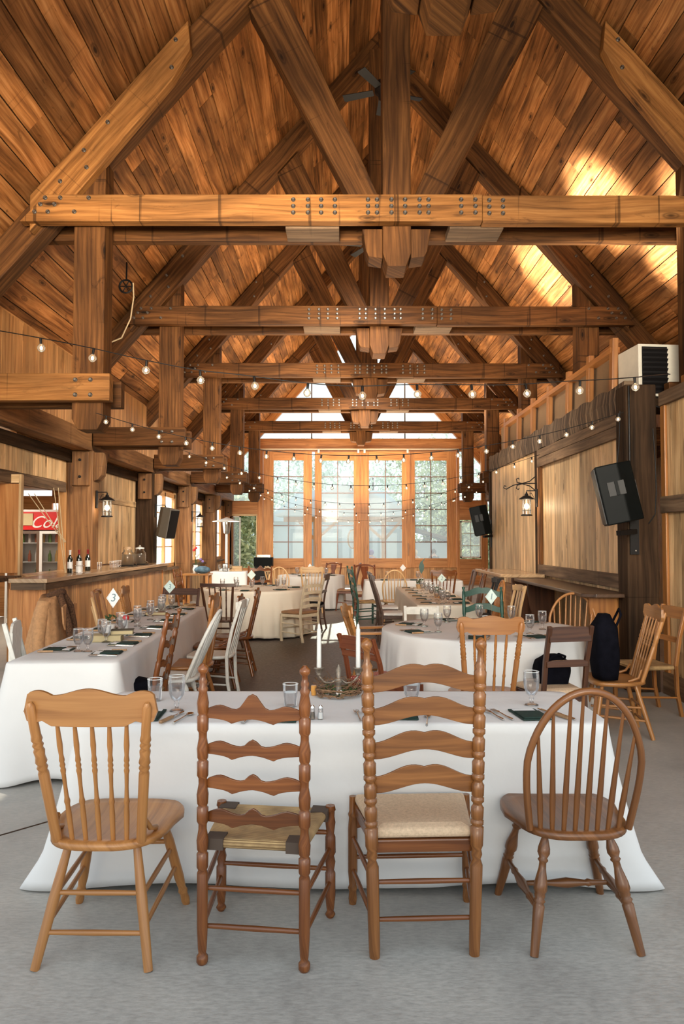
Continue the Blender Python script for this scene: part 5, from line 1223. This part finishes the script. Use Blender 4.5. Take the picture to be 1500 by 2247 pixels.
string(sag(-2.50, 3.06, 11.25, 2.98, 2.9, .52), .025, .285, .03, 'string of small bulbs hung at the second truss')
string(sag(-2.50, 3.06, 14.9, 2.98, 2.9, .62), .025, .30, .03, 'string of small bulbs hung at the third truss')
string(sag(-2.565, 3.745, 18.95, 2.98, 2.98, .70), .025, .32, .03, 'string of small bulbs hung at the fourth truss')
string(sag(-2.565, 3.745, 22.6, 2.98, 2.98, .80), .025, .34, .03, 'string of small bulbs hung at the fifth truss')
string([(3.35, 6.3, 3.3), (3.2, 7.0, 3.28), (3.05, 7.5, 3.25)], .041, .7, .055, 'short end of the large bulb string by the heater', .75) if False else None
0 and string(sag(-2.46, -2.46, 7.9, 2.72, 2.95, .12, 6, 3.3), .025, .32, .03, 'string of small bulbs running back along the left posts')
0 and string(sag(2.98, 2.98, 7.9, 2.93, 2.86, .10, 6, 7.2), .025, .45, .03, 'string of small bulbs running back along the live-edge wall cap')
for x, y, z, ll in ((-.335, 8.12, 5.245, 'bare round bulb glowing on top of the front tie beam'), (1.38, 11.75, 5.245, 'bare round bulb glowing above the second tie beam')):
    t = thing('globe_lamp', ll, 'lamp', (x, y, z), 0)
    G().lathe((0, 0, 0), (0, 0, .045), [(0, .03), (1, .018)], 10).obj('lamp_base', BLKM, t); G().ball((0, 0, .085), .040, 12, 8).obj('globe', glow('globe_glow', (1, .86, .66), 9) if not bpy.data.materials.get('globe_glow') else bpy.data.materials['globe_glow'], t)
def fan(x, y, z, a0, label):
    t = thing('ceiling_fan', label, 'fan', (x, y, z), a0, 'ceiling fans')
    G().lathe((0, 0, .03), (0, 0, .9), [(0, .02), (1, .02)], 8).obj('down_rod', BLKM, t)
    G().lathe((0, 0, -.13), (0, 0, .16), [(0, .03), (.1, .07), (.35, .075), (.4, .12), (.8, .125), (.95, .05), (1, .03)], 18).obj('motor', BLKM, t)
    for k in range(5):
        b_ = G().prism([(.14, -.045), (.54, -.065), (.56, -.05), (.56, .055), (.14, .05)], -.004, .004, 'xy').obj('blade', BLKM, t); b_.rotation_euler = (R(12), 0, 2*PI*k/5)
fan(.56, 9.6, 7.62, 20, 'dark ceiling fan half hidden behind the front king post'); fan(.50, 13.25, 7.0, 50, 'dark ceiling fan seen below the front tie beam')
t = thing('rope_pulley', 'old iron pulley with a dangling rope under the left roof', 'pulley', (-3.0, 10.0, 5.10))
G().tube([(.09*cos(2*PI*k/20), 0, .09*sin(2*PI*k/20)) for k in range(20)], .014, 8, True).obj('wheel', BLKM, t)
for k in range(3): G().tube([(.08*cos(k*PI/3), 0, .08*sin(k*PI/3)), (-.08*cos(k*PI/3), 0, -.08*sin(k*PI/3))], .008, 5).obj('spoke', BLKM, t)
G().tube([(.10, .0, .05), (.11, 0, -.15), (.07, 0, -.45), (-.05, 0, -.72), (-.28, 0, -.82), (-.38, 0, -.78)], .010, 6).obj('rope', ROPE, t)
G().tube([(0, .02, .1), (0, .03, .35)], .012, 6).obj('hook', BLKM, t)
# ================================================================ THINGS ON CHAIRS, ALONG THE WALLS
def jacket():
    t = thing('jacket', 'tan corduroy jacket with brown fur collar draped over a chair', 'jacket', (-2.73, 6.95, 0), -88)
    def shell(nm, mat, hw, zt, zb, yo, fx, seed):
        n, m_ = 44, 16; vs = []; rnd = random.Random(seed); ph = rnd.uniform(0, 6)
        for r in range(m_+1):
            f_ = r/m_; z = zt-(zt-zb)*f_; 
            for k in range(n):
                a = 2*PI*k/n; c, s = cos(a), sin(a); w_ = hw*(.74+.42*f_**.7)*(1 if r else .75); d_ = .075+.12*f_
                rp = 1+.06*f_*sin(a*7+ph+f_*2)+.04*sin(a*13+ph)
                vs.append((math.copysign(abs(c)**.7, c)*w_*rp, math.copysign(abs(s)**.9, s)*d_*rp+yo-.03*f_, z-(.05*abs(c)**2 if r < 3 else 0)-(.03*sin(a*3) if r == m_ else 0)))
        fs = [(r*n+k, r*n+(k+1) % n, (r+1)*n+(k+1) % n, (r+1)*n+k) for r in range(m_) for k in range(n)]+[tuple(range(n-1, -1, -1))]
        return G().add(vs, fs, [(v[0], v[2]) for v in vs], True).obj(nm, mat, t)
    shell('jacket_body', JACK, .32, 1.07, .40, -.02, 1, 2)
    for s in (-1, 1):
        G().tube([(s*.20, -.02, 1.0), (s*.27, -.03, .85), (s*.31, -.03, .65), (s*.33, -.0, .48)], [.06, .065, .055, .05], 12).obj('sleeve', JACK, t)
        G().tube([(s*.05, .07, 1.06), (s*.09, .12, .95), (s*.07, .16, .78), (s*.05, .19, .55)], [.030, .035, .035, .028], 10).obj('fur_trim', FUR, t)
        G().prism([(s*.10, .98), (s*.20, .96), (s*.16, .80), (s*.11, .74)], .135, .15, 'xz').obj('lapel', JACK, t)
    G().tube([(-.12, -.02, 1.05), (-.06, .06, 1.08), (0, .07, 1.085), (.06, .06, 1.08), (.12, -.02, 1.05)], [.03, .036, .036, .036, .03], 10).obj('fur_collar', FUR, t)
jacket()
def bag(x, y, z, rz, w_, d_, h_, label, strap=True):
    t = thing('bag', label, 'bag', (x, y, z), rz)
    n, m_ = 28, 10; vs = []
    for r in range(m_+1):
        f_ = r/m_; sc_ = (.86+.3*sin(PI*min(f_*1.1, 1))*.6)*(1 if f_ < .8 else 1-(f_-.8)*2.6)
        for k in range(n):
            a = 2*PI*k/n; c, s = cos(a), sin(a); rp = 1+.05*sin(a*5+f_*4)
            vs.append((math.copysign(abs(c)**.6, c)*w_/2*sc_*rp, math.copysign(abs(s)**.6, s)*d_/2*sc_*rp, h_*f_))
    fs = [(r*n+k, r*n+(k+1) % n, (r+1)*n+(k+1) % n, (r+1)*n+k) for r in range(m_) for k in range(n)]+[tuple(range(n-1, -1, -1)), tuple(m_*n+k for k in range(n))]
    G().add(vs, fs, [(v[0], v[2]) for v in vs], True).obj('bag_body', BLKF, t)
    if strap: G().tube([(-w_*.25, -d_*.3, h_*.75), (-w_*.2, -d_*.6, h_*1.0), (0, -d_*.6, h_*1.08), (w_*.2, -d_*.6, h_*1.0), (w_*.25, -d_*.3, h_*.75)], .010, 6).obj('strap', BLKF, t)
bag(2.15, 6.02, .455, 84, .32, .20, .52, 'slumped black bag sitting on the oak press-back chair at right')
bag(1.62, 5.68, .458, 10, .26, .2, .24, 'dark rucksack on the seat of the dark walnut chair')
bag(-1.52, 5.35, .46, 20, .28, .24, .12, 'black bag on the seat of the nearest dark ladder chair', False)
t = thing('patio_heater', 'tall white patio heater with wide round reflector at the far left', 'heater', (-3.35, 21.2, 0))
G().lathe((0, 0, 0), (0, 0, .75), [(0, .26), (.1, .26), (.15, .24), (.9, .22), (1, .20)], 20).obj('base', WHT, t); G().lathe((0, 0, .75), (0, 0, 1.75), [(0, .035), (1, .035)], 12).obj('pole', WHT, t)
G().lathe((0, 0, 1.75), (0, 0, 2.1), [(0, .05), (.1, .09), (.9, .12), (1, .12)], 16).obj('burner', STEEL, t); G().lathe((0, 0, 2.11), (0, 0, 2.24), [(0, .41), (.1, .41), (.6, .15), (1, .02)], 28).obj('reflector', WHT, t)
t = thing('side_table', 'small orange wooden table under the far left windows', 'table', (-3.55, 18.0, 0))
G().box(-.32, .32, -.3, .3, .72, .76).obj('tabletop', OAK, t, bevel=.004)
for sx in (-1, 1):
    for sy in (-1, 1): G().box(sx*.27-.03, sx*.27+.03, sy*.25-.03, sy*.25+.03, 0, .72, 'z').obj('leg', OAK, t)
t = thing('blue_bundle', 'crumpled blue patterned bundle on the orange wooden table', 'bundle', (-3.4, 17.8, .762)); G().ball((0, 0, .095), .2, 16, 10, .46).obj('bundle_body', BLUEF, t)
table('rect', -2.95, 19.2, .9, .6, 0, 'small serving table beneath the white cloth at the far left'); cloth('tablecloth', -2.95, 19.2, 'rect', .92, .62, 0, TH, .2, .03, .01, 8, .03, LINEN, 'bright white cloth on the small serving table at the far left', 'white tablecloths', 21)
t = thing('flower_vase', 'white vase of red and purple flowers on the far left table', 'vase', (-3.62, 18.1, .762))
G().lathe((0, 0, 0), (0, 0, .2), [(0, .05), (.5, .08), (.85, .05), (1, .06)], 14).obj('vase_body', WCERA, t)
for k, (x, z, m_) in enumerate(((-.05, .55, REDP), (.0, .6, REDP), (.06, .45, CARD), (.12, .32, PUP), (.17, .27, PUP), (.02, .4, WHT))):
    f_ = G().tube([(0, 0, .18), (x*.6, 0, z*.7), (x, 0, z)], .004, 5).obj('stem', MOSS, t); G().ball((x, 0, z+.02), .035, 8, 6).obj('blossom', m_, f_)
t = thing('stereo_box', 'black boxy stereo on a stand before the far left window', 'stereo', (-2.55, 23.8, 0)); G().box(-.3, .3, -.2, .2, .72, 1.02).obj('case', BLACK, t, bevel=.01); G().box(-.28, .28, -.18, .18, 0, .72).obj('stand', BLKM, t); G().box(-.2, .22, -.15, .15, 1.021, 1.10).obj('lid', STEEL, t)
t = thing('wooden_crate', 'little wooden crate on the white serving table at far left', 'crate', (-2.78, 19.2, TH+.004)); G().box(-.16, .16, -.1, .1, 0, .13).obj('crate_body', BRD, t, bevel=.004)
t = thing('picture_frame', 'small standing frame with a white card on the serving table', 'frame', (-3.05, 19.1, TH+.004), 10); G().box(-.07, .07, 0, .015, 0, .2).obj('frame_edge', BLKM, t); G().box(-.055, .055, -.003, -.001, .015, .185).obj('white_card', CARD, t)
for i in range(4): use('goblet', -3.18+i*.09, 19.0+(i % 2)*.1, 0, 'upturned-looking clear glass on the serving table, %s from the left' % ORD[i], 'glasses on the serving table', TH+.004)
# ================================================================ OUTSIDE
def tree(x, y, h, r_, mat, label, n=2600, z0=.0, name='tree'):
    t = thing(name, label, 'tree' if name == 'tree' else 'bush', (x, y, -.14), 0, 'greenery outside the end wall'); q = random.Random(int(x*31+y*7))
    if name == 'tree': G().lathe((0, 0, 0), (0, 0, h*.7), [(0, .18), (1, .06)], 8).obj('trunk', BARK, t)
    bl = [(q.uniform(-.5, .5)*r_, q.uniform(-.5, .5)*r_, (z0+(h-z0)*q.uniform(.12, .88)), r_*q.uniform(.35, .6)) for _ in range(16)]
    g = G(); 
    for k in range(n):
        b_ = bl[q.randrange(16)]; d = Vector((q.gauss(0, 1), q.gauss(0, 1), q.gauss(0, 1))).normalized()*b_[3]*q.uniform(.75, 1.05); c_ = Vector(b_[:3])+d
        if c_.z < .05: c_.z = .05
        u = Vector((q.gauss(0, 1), q.gauss(0, 1), q.gauss(0, 1))).normalized(); v = u.orthogonal().normalized(); s = q.uniform(.06, .14)*(1+r_*.12)
        g.add([c_-u*s, c_+v*s*.5, c_+u*s, c_-v*s*.5], [(0, 1, 2, 3)], [(0, 0)]*4)
    g.obj('foliage', mat, t)
tree(-4.6, 30.0, 3.4, 1.5, LEAF, 'yellow-green leafy bush right outside the far left window', 4000, 0, 'bush')
for i, (x, y, h, r_, m_) in enumerate([(-10.5, 40, 8.4, 3.2, LEAF2), (-6.2, 43, 8.2, 3.0, LEAF2), (-2.2, 46, 8.4, 3.0, LEAF2), (2.0, 47, 8.2, 3.2, LEAF2), (4.8, 42, 7.6, 2.8, LEAF), (8.6, 41, 12.5, 3.6, LEAF2), (12.5, 42, 9.5, 3.4, LEAF2), (5.2, 36, 4.6, 1.7, LEAF), (-5.2, 37, 4.2, 1.8, LEAF2), (6.2, 31.5, 3.6, 1.4, LEAF)]):
    tree(x, y, h, r_, m_, ['grey-green tree far left outside', 'pale tree beyond the left glazed door', 'pale tree behind the second glazed door', 'pale tree behind the third glazed door', 'leafy tree beyond the right glazed door', 'tall pale tree rising into the gable at right', 'pale tree outermost at the right', 'low leafy tree by the right glazed door', 'low shrubby tree beyond the left glazed door', 'bushy shrub outside the small right window'][i], 3600, .1)
PB = plain('pale_siding', (.62, .66, .68), .7); PG = plain('grey_frame', (.36, .40, .42), .6)
t = thing('outbuilding', 'pale outbuilding with grey-framed windows beyond the pergola', 'building', (0, 38.5, -.14))
G().box(-3.6, 3.6, 0, 3, 0, 2.75).obj('wall', PB, t); G().prism([(-4.1, 2.7), (4.1, 2.7), (2.2, 4.3), (-2.2, 4.3)], -.3, 3.3, 'xz').obj('roof', plain('pale_roof', (.60, .66, .70), .6), t)
for x in (-2.6, -1.1, .5, 2.0):
    w_ = G(); w_.box(x-.12, x, -.05, -.001, .2, 2.3, 'z').box(x+.9, x+1.1, -.05, -.001, .2, 2.3, 'z').box(x, x+.9, -.05, -.001, 2.1, 2.3); w_ = w_.obj('window', PG, t); G().box(x, x+.9, -.03, -.001, .2, 2.1).obj('pane', WHT, w_)
t = thing('pergola', 'open orange timber shelter with pale roof outside the glazed doors', 'shelter', (.25, 33.2, -.14))
PGW = plain('pale_orange_timber', (.60, .33, .16), .6)
for x in (-1.45, 1.65): G().box(x-.1, x+.1, -.1, .1, 0, 2.55, 'z').obj('post', PGW, t)
G().box(-2.9, 2.9, -.1, .1, 2.55, 2.78).obj('beam', PGW, t)
for s, x in ((1, -1.45), (-1, 1.65)): G().beam((x+s*.05, 0, 1.75), (x+s*.95, 0, 2.56), .12, .12).obj('brace', PGW, t)
for s, x in ((-1, -1.45), (1, 1.65)): G().beam((x+s*.05, 0, 1.75), (x+s*.75, 0, 2.56), .12, .12).obj('brace', PGW, t)
G().prism([(-3.2, 2.78), (3.2, 2.78), (.3, 4.1), (-.3, 4.1)], -1.5, 1.5, 'xz').obj('roof', plain('canvas_roof', (.66, .70, .72), .8), t)
t = thing('yard_shed', 'small brown-roofed shed outside the right glazed door', 'shed', (4.2, 34.5, -.14)); G().box(-1., 1.2, 0, 2, 0, 1.6).obj('wall', PG, t); G().prism([(-1.3, 2.3), (1.5, 1.5), (1.5, 1.65), (-1.3, 2.45)], -.2, 2.2, 'xz').obj('roof', GREYB, t)
SKIN = plain('skin', (.55, .33, .24), .6)
def person(x, y, rz, hair, top, label, hs=1):
    t = thing('person', label, 'person', (x, y, -.14), rz)
    V = [(0, 0, .48), (0, .01, .68), (0, .02, .90), (0, .02, 1.02), (0, .01, 1.10), (0, -.01, 1.20)]; E = [(i, i+1) for i in range(5)]; rad = [.15, .14, .16, .10, .055, .09]
    for s in (-1, 1):
        b_ = len(V); V += [(s*.17, .02, .99), (s*.22, .0, .74), (s*.14, -.20, .60), (s*.10, -.30, .58)]; rad += [.06, .045, .034, .03]; E += [(3, b_), (b_, b_+1), (b_+1, b_+2), (b_+2, b_+3)]
        h_ = b_+3
        for k in range(4): f_ = len(V); V += [(s*(.085+.016*k), -.35, .575), (s*(.085+.016*k), -.385-.006*(k in (1, 2)), .56)]; rad += [.009, .008]; E += [(h_, f_), (f_, f_+1)]
        f_ = len(V); V += [(s*.07, -.32, .585)]; rad += [.010]; E += [(h_, f_)]
        b_ = len(V); V += [(s*.10, -.02, .47), (s*.12, -.42, .50), (s*.12, -.40, .08), (s*.12, -.55, .03)]; rad += [.09, .065, .045, .04]; E += [(0, b_), (b_, b_+1), (b_+1, b_+2), (b_+2, b_+3)]
    me = bpy.data.meshes.new('body'); me.from_pydata(V, E, []); me.materials.append(SKIN)
    o = bpy.data.objects.new('body', me); COL.objects.link(o); o.parent = t
    sk = o.modifiers.new('skin', 'SKIN'); sk.use_smooth_shade = True
    for i, r_ in enumerate(rad): me.skin_vertices[0].data[i].radius = (r_, r_)
    me.skin_vertices[0].data[0].use_root = True
    o.modifiers.new('sub', 'SUBSURF').levels = 1
    G().tube([(0, 0, .50), (0, .01, .70), (0, .02, .92), (0, .02, 1.05)], [.18, .175, .20, .10], 16).obj('shirt', top, t)
    for s in (-1, 1): G().tube([(s*.13, .02, 1.01), (s*.20, .01, .9), (s*.235, .0, .76), (s*.19, -.1, .68)], [.075, .07, .06, .05], 10).obj('sleeve', top, t)
    G().tube([(0, -.01, .50), (0, .0, .42)], [.19, .17], 14).obj('trousers', BLKF, t)
    G().ball((0, .025, 1.225), .108, 14, 10, 1.12).obj('hair', hair, t)
    g = G(); g.ball((-.035, -.098, 1.205), .011, 8, 6).ball((.035, -.098, 1.205), .011, 8, 6); g.obj('eyes', BLKF, t)
    g = G(); g.lathe((0, -.09, 1.205), (0, -.118, 1.17), [(0, .008), (1, .013)], 8); g.obj('nose', SKIN, t); G().box(-.022, .022, -.101, -.094, 1.142, 1.150).obj('mouth', REDP, t)
    b2 = thing('garden_bench', 'wooden bench under the '+label[7:], 'bench', (x, y, -.14), rz); G().box(-.5, .5, -.2, .2, .34, .39).obj('seat', PGW, b2)
    for sx in (-.42, .42): G().box(sx-.03, sx+.03, -.16, .16, 0, .34, 'z').obj('leg', PGW, b2)
person(1.18, 29.4, 170, PUP, plain('lilac_top', (.30, .25, .38), .8), 'person with purple-grey hair seated outside the third glazed door')
person(2.95, 29.4, 150, plain('fair_hair', (.62, .48, .30), .8), plain('pale_top', (.55, .52, .48), .8), 'person with fair hair seated outside the fourth glazed door')
person(3.90, 31.0, 10, plain('dark_hair', (.05, .035, .03), .8), plain('charcoal_top', (.04, .05, .055), .8), 'person in charcoal clothes seated with back to the fourth glazed door')
t = thing('round_sign', 'round drum-like disc with pale face hanging under the shelter', 'disc', (.48, 33.0, 1.62), 60); G().lathe((0, 0, 0), (0, .06, 0), [(0, .42), (1, .42)], 24).obj('disc_face', CARD, t); G().tube([(.42*cos(2*PI*k/24), .0, .42*sin(2*PI*k/24)) for k in range(24)], .03, 6, True).obj('rim', PGW, t)
